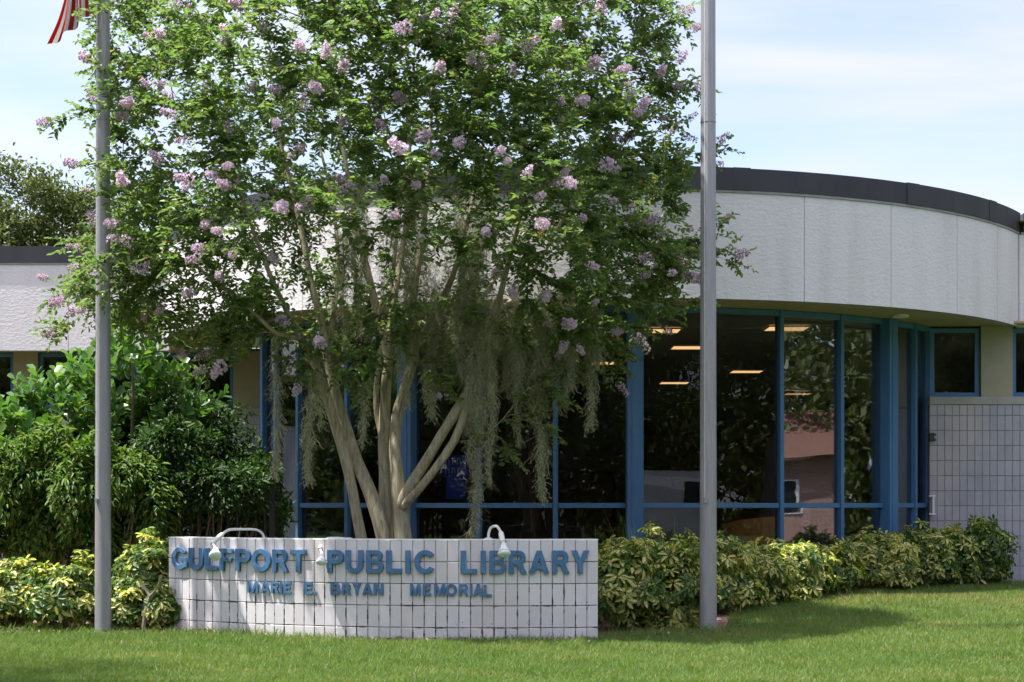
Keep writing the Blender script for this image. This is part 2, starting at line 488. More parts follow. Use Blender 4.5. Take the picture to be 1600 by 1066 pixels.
class MB:
    def __init__(self):
        self.v, self.f = [], []
    def quad(self, *p):
        i = len(self.v)
        self.v += [tuple(q) for q in p]
        self.f.append(tuple(range(i, i + len(p))))
    def add(self, verts, faces):
        i = len(self.v)
        self.v += [tuple(q) for q in verts]
        self.f += [tuple(i + k for k in f) for f in faces]
    def box(self, x0, x1, y0, y1, z0, z1, mat=None, bev=0.0):
        if bev:
            x0b, x1b, y0b, y1b, z0b, z1b = x0 + bev, x1 - bev, y0 + bev, y1 - bev, z0 + bev, z1 - bev
            vs_ = []
            idx = {}
            for sx in (0, 1):
                for sy in (0, 1):
                    for sz in (0, 1):
                        X, Xb = ((x0, x0b), (x1, x1b))[sx]
                        Y, Yb = ((y0, y0b), (y1, y1b))[sy]
                        Z, Zb = ((z0, z0b), (z1, z1b))[sz]
                        for ax, p in enumerate(((X, Yb, Zb), (Xb, Y, Zb), (Xb, Yb, Z))):
                            idx[(sx, sy, sz, ax)] = len(vs_)
                            vs_.append(p)
            fs = []
            for s in (0, 1):
                q = [(s, 0, 0), (s, 1, 0), (s, 1, 1), (s, 0, 1)]
                q = q if s else q[::-1]
                fs.append(tuple(idx[k + (0,)] for k in q))
                q = [(0, s, 0), (0, s, 1), (1, s, 1), (1, s, 0)]
                q = q if s else q[::-1]
                fs.append(tuple(idx[k + (1,)] for k in q))
                q = [(0, 0, s), (1, 0, s), (1, 1, s), (0, 1, s)]
                q = q if s else q[::-1]
                fs.append(tuple(idx[k + (2,)] for k in q))
            for a, b_ in ((0, 1), (0, 1)):
                for c_ in (0, 1):
                    pass
            for sx in (0, 1):
                for sy in (0, 1):
                    fs.append((idx[(sx, sy, 0, 0)], idx[(sx, sy, 1, 0)], idx[(sx, sy, 1, 1)], idx[(sx, sy, 0, 1)]))
                for sz in (0, 1):
                    fs.append((idx[(sx, 0, sz, 0)], idx[(sx, 1, sz, 0)], idx[(sx, 1, sz, 2)], idx[(sx, 0, sz, 2)]))
            for sy in (0, 1):
                for sz in (0, 1):
                    fs.append((idx[(0, sy, sz, 1)], idx[(1, sy, sz, 1)], idx[(1, sy, sz, 2)], idx[(0, sy, sz, 2)]))
            for sx in (0, 1):
                for sy in (0, 1):
                    for sz in (0, 1):
                        fs.append(tuple(idx[(sx, sy, sz, a)] for a in (0, 1, 2)))
        else:
            vs_ = [(x, y, z) for x in (x0, x1) for y in (y0, y1) for z in (z0, z1)]
            fs = [(0, 1, 3, 2), (4, 6, 7, 5), (0, 4, 5, 1), (2, 3, 7, 6), (0, 2, 6, 4), (1, 5, 7, 3)]
        if mat is not None:
            vs_ = [tuple(mat @ Vector(p)) for p in vs_]
        self.add(vs_, fs)
        return self
    def tube(self, pts, radii, seg=8, caps=True):
        pts = [Vector(p) for p in pts]
        if isinstance(radii, (int, float)):
            radii = [radii] * len(pts)
        V, F = tube_arrays(pts, radii, seg)
        n = len(pts)
        F = list(F)
        if caps:
            F.append(tuple(range(seg))[::-1])
            F.append(tuple((n - 1) * seg + k for k in range(seg)))
        self.add(V, F)
        return self
    def lathe(self, profile, seg=24, mat=None):
        V = []
        F = []
        for r, z in profile:
            for k in range(seg):
                a = 2 * PI * k / seg
                p = Vector((r * math.cos(a), r * math.sin(a), z))
                V.append(tuple(mat @ p) if mat is not None else tuple(p))
        for i in range(len(profile) - 1):
            for k in range(seg):
                F.append((i * seg + k, i * seg + (k + 1) % seg, (i + 1) * seg + (k + 1) % seg, (i + 1) * seg + k))
        F.append(tuple(range(seg))[::-1])
        F.append(tuple((len(profile) - 1) * seg + k for k in range(seg)))
        self.add(V, F)
        return self
    def mesh(self, name, mats, smooth=False):
        me = bpy.data.meshes.new(name)
        me.from_pydata(self.v, [], self.f)
        for mm in (mats if isinstance(mats, (list, tuple)) else [mats]):
            me.materials.append(mm)
        if smooth:
            me.polygons.foreach_set('use_smooth', np.ones(len(me.polygons), dtype=bool))
        me.validate()
        me.update()
        return me
    def obj(self, name, mats, parent=None, smooth=False, kind=None, label=None):
        o = link(bpy.data.objects.new(name, self.mesh(name, mats, smooth)), parent)
        if smooth:
            pass
        if kind: o['kind'] = kind
        if label: o['label'] = label
        return o

def tube_arrays(pts, radii, seg):
    V, F = [], []
    n = len(pts)
    ref = None
    for i, p in enumerate(pts):
        t = (pts[min(i + 1, n - 1)] - pts[max(i - 1, 0)])
        if t.length < 1e-7:
            t = Vector((0, 0, 1))
        t.normalize()
        if ref is None:
            ref = Vector((1, 0, 0)) if abs(t.x) < 0.8 else Vector((0, 1, 0))
        u = (ref - t * ref.dot(t))
        if u.length < 1e-5:
            u = t.orthogonal()
        u.normalize()
        ref = u
        w = t.cross(u)
        for k in range(seg):
            a = 2 * PI * k / seg
            V.append(tuple(p + (u * math.cos(a) + w * math.sin(a)) * radii[i]))
    for i in range(n - 1):
        for k in range(seg):
            F.append((i * seg + k, i * seg + (k + 1) % seg, (i + 1) * seg + (k + 1) % seg, (i + 1) * seg + k))
    return V, F

def place(name, me, loc, rz=0.0, parent=None, rot=None, scale=None):
    o = bpy.data.objects.new(name, me)
    o.location = loc
    o.rotation_euler = rot if rot is not None else (0, 0, rz)
    if scale is not None:
        o.scale = (scale, scale, scale) if isinstance(scale, (int, float)) else scale
    return link(o, parent)

def nrm(a):
    return a / np.maximum(np.linalg.norm(a, axis=-1, keepdims=True), 1e-9)

def leaf_arrays(P, D, N, L, W, w1=1.0, w2=0.75, fold=0.25, droop=0.12, rnd=None, p1=0.32, p2=0.72):
    n = len(P)
    D = nrm(D)
    S = nrm(np.cross(D, N))
    N = np.cross(S, D)
    L = np.broadcast_to(np.asarray(L, dtype=float), (n,))[:, None]
    W = np.broadcast_to(np.asarray(W, dtype=float), (n,))[:, None]
    h = N * W * fold
    a = P + D * L * p1
    c_ = P + D * L * p2 - N * L * droop * 0.4
    V = np.stack([P, a + S * W * .5 * w1 + h * w1, c_ + S * W * .5 * w2 + h * w2, P + D * L - N * L * droop,
                  c_ - S * W * .5 * w2 + h * w2, a - S * W * .5 * w1 + h * w1], axis=1)
    base = (np.arange(n) * 6)[:, None]
    F = np.concatenate([base + np.array([[0, 1, 2, 3]]), base + np.array([[0, 3, 4, 5]])])
    rnd = RNG.random(n) if rnd is None else rnd
    return V.reshape(-1, 3), F, np.repeat(rnd, 6), np.tile(np.array([0, 1, 1, 0.25, 1, 1.0]), n)

def leaves_obj(name, arr, mat, parent=None, kind='stuff'):
    V, F, rn, md = arr
    o = obj_np(name, V, F, mat, parent, attrs={'rnd': rn, 'mid': md})
    if kind: o['kind'] = kind
    return o

def cat_leaves(lst):
    V, F, A, B = [], [], [], []
    k = 0
    for v, f, a, b_ in lst:
        V.append(v); F.append(f + k); A.append(a); B.append(b_)
        k += len(v)
    return np.concatenate(V), np.concatenate(F), np.concatenate(A), np.concatenate(B)

def rvec(n):
    return nrm(RNG.normal(size=(n, 3)))

def gz(x, y):
    """height of the lawn"""
    t = np.clip((np.asarray(y, dtype=float) - 15.8) / 6.4, 0, 1)
    s = 0.2 * (0.35 * t + 0.65 * t * t * (3 - 2 * t))
    lo = np.clip((15.8 - np.asarray(y, dtype=float)), 0, 12)
    return s - 0.010 * lo

# pixel of the 1600 px wide photograph + depth -> metres, used while laying out the tree by measurement
FPX = 2700.0
def at(px, py, Y):
    return Vector(((px - 800) / FPX * Y, Y, EYE + (788 - py) / FPX * Y))

# ------------------------------------------------------------------ ground
def build_ground():
    xs = np.concatenate([np.linspace(-400, -30, 8), np.linspace(-26, 26, 53), np.linspace(30, 400, 8)])
    ys = np.concatenate([np.linspace(-400, -30, 8), np.linspace(-26, 34, 121), np.linspace(40, 700, 10)])
    X, Y = np.meshgrid(xs, ys)
    Z = gz(X, Y)
    V = np.stack([X, Y, Z], -1).reshape(-1, 3)
    nx, ny = len(xs), len(ys)
    i = np.arange(nx - 1)[None, :] + nx * np.arange(ny - 1)[:, None]
    F = np.stack([i, i + 1, i + nx + 1, i + nx], -1).reshape(-1, 4)
    o = obj_np('lawn', V, F, M['lawn'], smooth=True)
    o['kind'] = 'structure'
build_ground()

# planting bed outline (front edge), metres
BED = [(-16, 16.45), (-3.6, 16.45), (-3.2, 16.5), (-1.5, 15.95), (0.0, 15.85), (0.75, 15.95), (1.3, 16.35), (1.95, 16.35), (2.28, 16.9), (2.2, 17.6),
       (2.8, 19.9), (3.5, 20.7), (4.9, 21.85), (6.4, 22.5), (14, 22.75)]
def bed_y(x):
    return np.interp(x, [p[0] for p in BED], [p[1] for p in BED])
def in_bed(x, y):
    # polygon test: bed is everything behind the outline up to the building
    px = np.array([p[0] for p in BED] + [14, -16]); py = np.array([p[1] for p in BED] + [40, 40])
    c_ = np.zeros(np.shape(x), bool)
    j = len(px) - 1
    for i in range(len(px)):
        hit = ((py[i] > y) != (py[j] > y)) & (x < (px[j] - px[i]) * (y - py[i]) / (py[j] - py[i] + 1e-12) + px[i])
        c_ ^= hit
        j = i
    return c_

def build_bed():
    mb = MB()
    xs = sorted(set([p[0] for p in BED] + list(np.linspace(-9, 9, 73))))
    for a, c_ in zip(xs[:-1], xs[1:]):
        ya, yc = float(bed_y(a)), float(bed_y(c_))
        rows = np.linspace(0, 1, 13)
        for r0, r1 in zip(rows[:-1], rows[1:]):
            q = []
            for x, y0, r_ in ((a, ya, r0), (c_, yc, r0), (c_, yc, r1), (a, ya, r1)):
                y = y0 + (23.0 - y0) * r_
                q.append((x, y, float(gz(x, y)) + 0.012))
            mb.quad(*q)
    mb.obj('mulch_bed', M['mulch'])['kind'] = 'structure'
build_bed()

# street behind the viewpoint
MB().box(-200, 200, -9.0, -1.5, -0.3, float(gz(0, -5)) + 0.02).obj('street', M['asphalt'])['kind'] = 'structure'
MB().box(-200, 200, -0.2, 1.2, -0.3, float(gz(0, .5)) + 0.03).obj('pavement', M['concrete'])['kind'] = 'structure'

# ------------------------------------------------------------------ grass
def build_grass():
    parts = []
    n = 390000
    Y = 12.2 + (23.2 - 12.2) * RNG.random(n) ** 1.15
    X = (RNG.random(n) * 2 - 1) * (Y * 0.34 + 0.6)
    keep = ~in_bed(X, Y - 0.06 - 0.10 * RNG.random(n))
    # the lawn keeps clear of the sign body
    X, Y = X[keep], Y[keep]
    n = len(X)
    # patchy height
    pat = np.sin(X * 2.3 + 1.3 * np.sin(Y * 1.7)) * np.sin(Y * 2.9 + X * .8)
    hgt = (0.045 + 0.022 * RNG.random(n)) * (1 + 0.22 * pat)
    edge = np.clip(1 - (bed_y(X) - Y) / 0.25, 0, 1) * (Y < bed_y(X) + .2)
    hgt = hgt * (1 + 0.95 * edge * RNG.random(n))
    far = RNG.random(n) < 0.006
    hgt[far] *= 1.9
    wd = RNG.random(140) * 2 - 1
    wy = RNG.uniform(12.6, 21.5, 140)
    wx = wd * wy * .3
    for q in range(140):
        hgt *= 1 + .9 * np.exp(-((X - wx[q]) ** 2 + (Y - wy[q]) ** 2) / .0022)
    P = np.stack([X, Y, gz(X, Y) - 0.004], -1)
    lean = rvec(n) * np.array([1, 1, 0])
    D = nrm(np.array([0, 0, 1.0]) + lean * (0.15 + 0.40 * RNG.random(n))[:, None])
    side = nrm(np.cross(D, rvec(n)))
    w = (0.0022 + 0.0018 * RNG.random(n))[:, None]
    mid = P + D * (hgt * .55)[:, None]
    tip = P + D * hgt[:, None] + lean * (hgt * 0.45)[:, None]
    V = np.stack([P - side * w, P + side * w, mid + side * w * .7, mid - side * w * .7, tip], 1).reshape(-1, 3)
    base = (np.arange(n) * 5)[:, None]
    # quad + tri as two quads would need equal sizes: use triangles
    F = np.concatenate([base + np.array([[0, 1, 2]]), base + np.array([[0, 2, 3]]), base + np.array([[3, 2, 4]])])
    dry = np.exp(-((Y - 20.0 - 0.25 * np.sin(X * 3)) / 0.75) ** 2) * np.clip((X - 2.5) / 1.0, 0, 1)
    pat2 = np.sin(X * .9 + 2.1 * np.sin(Y * .7 + 1)) * np.cos(Y * 1.9 + X * .5) + .6 * np.sin(X * 5.1 + 2 * np.sin(Y * 4.3))
    rn = np.clip(RNG.random(n) * 0.80 + 0.07 + 0.16 * pat2, 0, .95)
    blot = np.clip(np.sin(X * 1.7 + 2.3 * np.sin(Y * 1.1)) * np.sin(Y * 4.1 + 1.5 * np.sin(X * 2.2)) - .45, 0, 1)
    isdry = RNG.random(n) < (0.03 + 0.42 * dry + 0.42 * blot)
    rn[isdry] = 0.96 + 0.04 * RNG.random(isdry.sum())
    o = obj_np('lawn_grass', V, F, M['grass'], attrs={'rnd': np.repeat(rn, 5), 'mid': np.zeros(n * 5)})
    tag(o, 'short green lawn grass in front of the sign and shrubs', 'grass', kind='stuff')
build_grass()

# ------------------------------------------------------------------ library building
CX, CY = 1.15, 26.3
RG = 5.3            # glazing radius
RF = 6.4            # fascia radius
FZ0, FZ1, FZ2 = 3.64, 4.88, 5.165     # fascia bottom, coping bottom, coping top
LIB = thing('library_building', 'white curved public library with dark roof coping and tall blue framed glass front', 'library', (CX, CY, 0.2))
IL = LIB.location.copy()

def lib_obj(mb, name, mat, parent=None, smooth=False, kind=None):
    """mesh given in world metres, parented to the building (or a part of it) which sits at IL"""
    mb.v = [(p[0] - IL.x, p[1] - IL.y, p[2] - IL.z) for p in mb.v]
    return mb.obj(name, mat, parent or LIB, smooth, kind)

def arc_pt(r, deg, z):
    if r > 5.9:      # the fascia ring is set slightly off the glazing ring
        return (CX + .09 + r * math.sin(R(deg)), CY + .09 - r * math.cos(R(deg)), z)
    return (CX + r * math.sin(R(deg)), CY - r * math.cos(R(deg)), z)

def arc_slab(mb, r0, r1, a0, a1, z0, z1, steps):
    """curved slab, outer radius r1"""
    n = steps + 1
    V = []
    for i in range(n):
        a = a0 + (a1 - a0) * i / steps
        V += [arc_pt(r0, a, z0), arc_pt(r1, a, z0), arc_pt(r1, a, z1), arc_pt(r0, a, z1)]
    F = []
    for i in range(steps):
        for k in range(4):
            F.append((i * 4 + k, i * 4 + (k + 1) % 4, (i + 1) * 4 + (k + 1) % 4, (i + 1) * 4 + k))
    F += [(3, 2, 1, 0), tuple((n - 1) * 4 + k for k in range(4))]
    mb.add(V, F)

def flat_slab(mb, a, b_, t, z0, z1):
    a, b_ = Vector(a), Vector(b_)
    d = (b_ - a).normalized()
    nn = Vector((-d.y, d.x)) * t
    V = []
    for p in (a, b_, b_ + nn, a + nn):
        V += [(p.x, p.y, z0), (p.x, p.y, z1)]
    mb.add(V, [(0, 2, 3, 1), (2, 4, 5, 3), (4, 6, 7, 5), (6, 0, 1, 7), (1, 3, 5, 7), (0, 6, 4, 2)])

def build_fascia():
    body = MB()
    arc_slab(body, RF - 0.16, RF - 0.02, -92, 60.6, FZ0 + .003, FZ1, 72)
    fas = lib_obj(body, 'fascia', M['drip'], smooth=False)
    # stucco panels with recessed joints
    ang = [-92, -81, -70, -59, -48, -36.6, -25.3, -13.9, -2.7, 8.6, 20.2, 31.6, 42.8, 52.5, 60.6]
    g = 0.035
    for a, c_ in zip(ang[:-1], ang[1:]):
        mb = MB()
        arc_slab(mb, RF - 0.018, RF, a + g, c_ - g, FZ0, FZ1 - .002, 8)
        lib_obj(mb, 'stucco_panel', M['stucco'], fas, smooth=False)
    # wings
    jx = CX + .09 + RF * math.sin(R(60.6)); jy = CY + .09 - RF * math.cos(R(60.6))
    xs = [jx + .004, jx + 2.2, jx + 4.4, jx + 6.6]
    for a, c_ in zip(xs[:-1], xs[1:]):
        mb = MB(); flat_slab(mb, (a + .004, jy), (c_ - .004, jy), 0.16, FZ0, FZ1 - .002)
        lib_obj(mb, 'stucco_panel', M['stucco'], fas)
    xs = [CX - RF + .01, -5.62, -6.78, -8.4, -10.6, -12.8]
    for a, c_ in zip(xs[1:], xs[:-1]):
        mb = MB(); flat_slab(mb, (a + .004, 26.4), (c_ - .004, 26.4), 0.16, 3.60, 4.91)
        lib_obj(mb, 'stucco_panel', M['stucco'], fas)
    # drip strip and coping
    mb = MB(); arc_slab(mb, RF - .05, RF + 0.014, -92, 60.6, FZ1, FZ1 + 0.028, 72)
    lib_obj(mb, 'drip_edge', M['drip'])
    mb = MB(); flat_slab(mb, (jx + .03, jy - .014), (jx + 6.6, jy - .014), .2, FZ1, FZ1 + .028)
    lib_obj(mb, 'drip_edge', M['drip'])
    mb = MB(); flat_slab(mb, (-12.8, 26.386), (CX - RF + .0, 26.386), .2, 4.912, 4.94)
    lib_obj(mb, 'drip_edge', M['drip'])
    ca = [-92, -78, -64, -50, -36, -22, -8, 12.2, 34, 50, 60.7]
    for i, (a, c_) in enumerate(zip(ca[:-1], ca[1:])):
        mb = MB()
        off = 0.0 if i % 2 else 0.008
        arc_slab(mb, RF - .20, RF + .022 + off * .5, a, c_, FZ1 + .030, FZ2 + off * .4, 6)
        lib_obj(mb, 'coping_piece', M['coping'])
        # overlapped seam plate
        mb = MB()
        arc_slab(mb, RF - .19, RF + .031, a - .2, a + 1.7, FZ1 + .032, FZ2 + .0065, 2)
        lib_obj(mb, 'seam_plate', M['coping'])
    mb = MB(); flat_slab(mb, (jx + .06, jy - .022), (jx + 6.6, jy - .022), .25, FZ1 + .030, FZ2 - .003)
    lib_obj(mb, 'coping_piece', M['coping'])
    for a, c_ in ((-12.8, -9.1), (-9.094, -6.2), (-6.194, CX - RF - .05)):
        mb = MB(); flat_slab(mb, (a, 26.376), (c_, 26.376), .25, 4.942, 5.19)
        lib_obj(mb, 'coping_piece', M['coping'])
    # soffit (ring) and wing soffits, roof
    mb = MB(); arc_slab(mb, RG - 0.1, RF - 0.17, -92, 62, FZ0 + .02, FZ0 + .05, 60)
    lib_obj(mb, 'soffit', M['soffit'])
    mb = MB(); mb.box(5.2, 14, 23.03, 23.6, FZ0 + .022, FZ0 + .052); lib_obj(mb, 'soffit', M['soffit'])
    mb = MB(); mb.box(-12.8, -4.9, 26.57, 27.4, 3.63, 3.66); lib_obj(mb, 'soffit', M['soffit'])
    mb = MB()
    V = [arc_pt(RF - .2, a, FZ2 - .12) for a in np.linspace(-91, 58, 60)]
    V2 = V + [(12, 23.2, FZ2 - .12), (12, 42, FZ2 - .12), (-12.8, 42, FZ2 - .12), (-12.8, 26.6, FZ2 - .12)]
    mb.add(V2, [tuple(range(len(V2)))])
    lib_obj(mb, 'roof', M['drip'])
    # recessed downlight in the soffit
    dl = MB().lathe([(.10, 0), (.10, .03), (.07, .035)], 20, Matrix.Translation((4.95, 22.0, FZ0 - .012)))
    lib_obj(dl, 'soffit_downlight', M['white_enamel'], smooth=False)
build_fascia()

def oriented_box(mb, p, ang, hx, hy, z0, z1, bev=0.0):
    mat = Matrix.Translation((p[0], p[1], 0)) @ Matrix.Rotation(ang, 4, 'Z')
    mb.box(-hx, hx, -hy, hy, z0, z1, mat, bev)

GA = [-58.2, -47.9, -37.6, -27.3, -17.0, -6.7, 3.6, 13.9, 24.2, 34.5, 44.4, 52.2, 57.6]
THICK = {3, 6, 10}
TZ = 1.235
def build_glazing():
    zb = 0.24
    cw = lib_obj(MB().box(CX - .01, CX + .01, CY - RG - .02, CY - RG + .02, .15, .18), 'glazed_front', M['blue'])
    sill = MB()
    pts = [arc_pt(RG, a, 0) for a in GA]
    for i, a in enumerate(GA):
        p = pts[i]
        th = R(a)
        mb = MB()
        if i in THICK:
            w = 0.098
            oriented_box(mb, (p[0] + .03 * math.sin(th), p[1] - .03 * math.cos(th)), th, w, 0.11, zb - .1, FZ0 + .018, 0.004)
            # shallow raised rib on the column cover
            oriented_box(mb, (p[0] + .143 * math.sin(th), p[1] - .143 * math.cos(th)), th, w - .055, 0.004, zb - .1, FZ0 - .08)
            lib_obj(mb, 'column', M['blue'], cw)
        else:
            w = 0.028 if 0 < i < len(GA) - 1 else 0.04
            oriented_box(mb, p, th, w, 0.065, zb - .1, FZ0 + .016, 0.003)
            lib_obj(mb, 'mullion', M['blue'], cw)
    # jamb close to the left end
    p = arc_pt(RG, -54.3, 0)
    p = (p[0] + .012, p[1] + .03)
    mb = MB(); oriented_box(mb, p, R(-53), .028, .06, zb - .1, FZ0 + .015, .003); lib_obj(mb, 'mullion', M['blue'], cw)
    for i in range(len(GA) - 1):
        a, c_ = Vector(pts[i][:2]), Vector(pts[i + 1][:2])
        d = (c_ - a); L = d.length; d.normalize()
        ang = math.atan2(d.y, d.x)
        mid = (a + c_) / 2
        s0 = .099 if i in THICK else .03
        s1 = .099 if i + 1 in THICK else .03
        mid = a + d * ((s0 + L - s1) / 2)
        hx = (L - s0 - s1) / 2
        def rail(name, z0, z1, hy):
            mb = MB(); oriented_box(mb, mid, ang, hx, hy, z0, z1, .003); lib_obj(mb, name, M['blue'], cw)
        rail('transom', TZ - .03, TZ + .03, .05)
        rail('head_rail', FZ0 - .055, FZ0 + .014, .055)
        rail('bottom_rail', zb - .05, zb + .05, .05)
        for z0, z1 in ((zb + .052, TZ - .032), (TZ + .032, FZ0 - .057)):
            mb = MB()
            mt = Matrix.Translation((mid.x, mid.y, 0)) @ Matrix.Rotation(ang + random.uniform(-.004, .004), 4, 'Z')
            mb.box(-hx - .004, hx + .004, -.004, .004, z0, z1, mt)
            lib_obj(mb, 'glass_pane', M['glass'], cw)
build_glazing()

def block_mesh(w, h, d, bev):
    mb = MB()
    x, z = w / 2, h / 2
    V = [(-x, d, -z), (x, d, -z), (x, d, z), (-x, d, z), (-x, bev, -z), (x, bev, -z), (x, bev, z), (-x, bev, z),
         (-x + bev, 0, -z + bev), (x - bev, 0, -z + bev), (x - bev, 0, z - bev), (-x + bev, 0, z - bev)]
    F = [(0, 1, 5, 4), (1, 2, 6, 5), (2, 3, 7, 6), (3, 0, 4, 7), (4, 5, 9, 8), (5, 6, 10, 9), (6, 7, 11, 10), (7, 4, 8, 11), (8, 9, 10, 11), (3, 2, 1, 0)]
    mb.add(V, F)
    return mb

def block_wall(x0, nx, y, ztop, rows, first_h, parts_from=None):
    """painted half blocks laid in a stack bond; joints recessed"""
    W, H = 0.1016, 0.2032
    zbot = ztop - first_h - (rows - 1) * H
    core = MB().box(x0, x0 + nx * W, y + .009, y + .2, zbot, ztop)
    wall = lib_obj(core, 'block_wall', M['wall_mortar'])
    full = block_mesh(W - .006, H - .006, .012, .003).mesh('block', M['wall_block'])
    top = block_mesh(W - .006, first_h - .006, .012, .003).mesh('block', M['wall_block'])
    for r_ in range(rows):
        zc = ztop - first_h / 2 if r_ == 0 else ztop - first_h - (r_ - .5) * H
        for k in range(nx):
            j = random.uniform(-.0012, .0012)
            place('block', top if r_ == 0 else full, (x0 + (k + .5) * W - IL.x, y + j - IL.y, zc - IL.z), 0, wall)
    return wall

def window(x0, x1, y, z0, z1, fw=.06):
    fr = MB()
    fr.box(x0, x1, y, y + .09, z1 - fw, z1, bev=.003).box(x0, x1, y, y + .09, z0, z0 + fw, bev=.003)
    fr.box(x0, x0 + fw, y + .001, y + .089, z0 + fw, z1 - fw).box(x1 - fw, x1, y + .001, y + .089, z0 + fw, z1 - fw)
    o = lib_obj(fr, 'window_frame', M['blue'])
    lib_obj(MB().box(x0 + fw - .004, x1 - fw + .004, y + .04, y + .05, z0 + fw - .004, z1 - fw + .004), 'window_pane', M['glass'], o)

def build_walls():
    yr = 23.3
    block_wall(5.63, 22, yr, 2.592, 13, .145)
    lib_obj(MB().box(5.63, 9.6, yr - .012, yr + .25, 2.594, 2.700, bev=.004), 'wall_ledge', M['ledge'])
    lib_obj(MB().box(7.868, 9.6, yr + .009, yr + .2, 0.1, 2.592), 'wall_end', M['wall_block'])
    window(5.66, 6.33, yr + .10, 2.703, 3.63)
    lib_obj(MB().box(6.335, 6.76, yr + .03, yr + .4, 2.703, 3.655), 'pillar', M['tan'])
    window(6.765, 8.0, yr + .10, 2.703, 3.63)
    yl = 27.0
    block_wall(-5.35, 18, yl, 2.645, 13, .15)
    lib_obj(MB().box(-12.8, -3.45, yl - .012, yl + .25, 2.647, 2.752, bev=.004), 'wall_ledge', M['ledge'])
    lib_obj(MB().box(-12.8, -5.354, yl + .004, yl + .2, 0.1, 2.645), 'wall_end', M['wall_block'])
    for a, c_ in ((-4.36, -3.45), (-7.80, -7.42), (-11.6, -11.2)):
        lib_obj(MB().box(a, c_, yl + .03, yl + .4, 2.755, 3.64), 'pillar', M['tan'])
    window(-5.9, -4.365, yl + .10, 2.755, 3.62)
    window(-7.415, -5.905, yl + .10, 2.755, 3.62)
    window(-9.4, -7.805, yl + .10, 2.755, 3.62)
    # return wall behind the left end of the glazing
    lib_obj(MB().box(-3.45, -3.30, 23.62, 27.3, .1, 3.64), 'return_wall', M['int_dark'])
    # room behind the glass
    mb = MB()
    V = [arc_pt(RG - .03, a, .205) for a in np.linspace(-57, 56.5, 40)] + [(12, 23.56, .205), (12, 41, .205), (-9.4, 41, .205), (-9.4, 27.25, .205), (-3.32, 27.25, .205)]
    mb.add(V, [tuple(range(len(V)))])
    lib_obj(mb, 'room_floor', M['carpet'])
    lib_obj(MB().box(-3.29, 12, 23.7, 41, 3.66, 3.72), 'room_ceiling', M['int_ceiling'])
    lib_obj(MB().box(-9.5, -3.295, 27.42, 41, 3.66, 3.72), 'room_ceiling', M['int_ceiling'])
    mb = MB()
    V = [arc_pt(RG - .12, a, FZ0 + .012) for a in np.linspace(-58, 57, 40)]
    mb.add(V, [tuple(range(len(V)))])
    lib_obj(mb, 'room_ceiling', M['int_ceiling'])
    lib_obj(MB().box(-9.5, 12, 41, 41.2, .1, 3.66), 'room_wall', M['int_wall'])
    lib_obj(MB().box(-9.6, -9.45, 27.3, 41, .1, 3.66), 'room_wall', M['int_wall'])
    lib_obj(MB().box(11.9, 12.05, 23.5, 41, .1, 3.66), 'room_wall', M['int_wall'])
    lib_obj(MB().box(5.7, 12, 23.52, 23.6, .1, 2.59), 'room_wall', M['int_wall'])
build_walls()

# small fittings on the building's right hand wall
t = thing('wall_conduit', 'small white metal box with brackets beside the right end of the glazing', 'conduit', (5.66, 23.24, 1.24))
MB().box(-.012, .014, -.03, .05, -.11, .11, bev=.003).obj('housing', M['white_enamel'], t)
MB().box(-.055, .03, -.035, .03, .112, .13).obj('bracket', M['white_enamel'], t)
MB().box(-.055, .03, -.035, .03, -.13, -.112).obj('bracket', M['white_enamel'], t)
t = thing('wall_latch', 'small black latch bracket high on the right end of the glazing', 'latch', (5.62, 23.2, 2.15))
MB().box(-.02, .045, -.03, .03, -.06, .06, bev=.004).obj('plate', M['black_iron'], t)
MB().box(.047, .07, -.02, .02, -.05, -.02).obj('tongue', M['black_iron'], t)
MB().box(.047, .07, -.02, .02, .02, .05).obj('tongue', M['black_iron'], t)

# ceiling lights inside
LIGHTS = [(2.02, 23.7, 'lit ceiling panel nearest the glass beside the middle blue column'), (2.72, 26.4, 'lit ceiling panel just left of the front flagpole behind the glass'),
          (4.23, 31.2, 'lit ceiling panel in the pane right of the flagpole'), (3.72, 23.4, 'lit ceiling panel cut by the slim mullion right of the flagpole'),
          (6.2, 37.5, 'lowest lit ceiling panel deep in the room'), (3.2, 34.1, 'lit ceiling panel deep in the room left of the flagpole'),
          (1.6, 29.3, 'lit ceiling panel just left of the middle blue column')]
lp_mesh = MB().box(-.27, .27, -.27, .27, -.008, .004).mesh('diffuser', M['lamp_panel'])
lf = MB()
for s in (-1, 1):
    lf.box(-.3, .3, s * .285 - .014, s * .285 + .014, -.014, .006)
    lf.box(s * .285 - .0141, s * .285 + .0141, -.271, .271, -.0141, .006)
lf_mesh = lf.mesh('frame', M['white_enamel'])
for x, y, lab in LIGHTS:
    z = 3.652 if y > 23.75 else 3.637
    t = thing('ceiling_light', lab, 'ceiling light', (x, y, z), 0, 'lit ceiling panels inside the library')
    place('diffuser', lp_mesh, (0, 0, 0), 0, t)
    place('frame', lf_mesh, (0, 0, 0), 0, t)

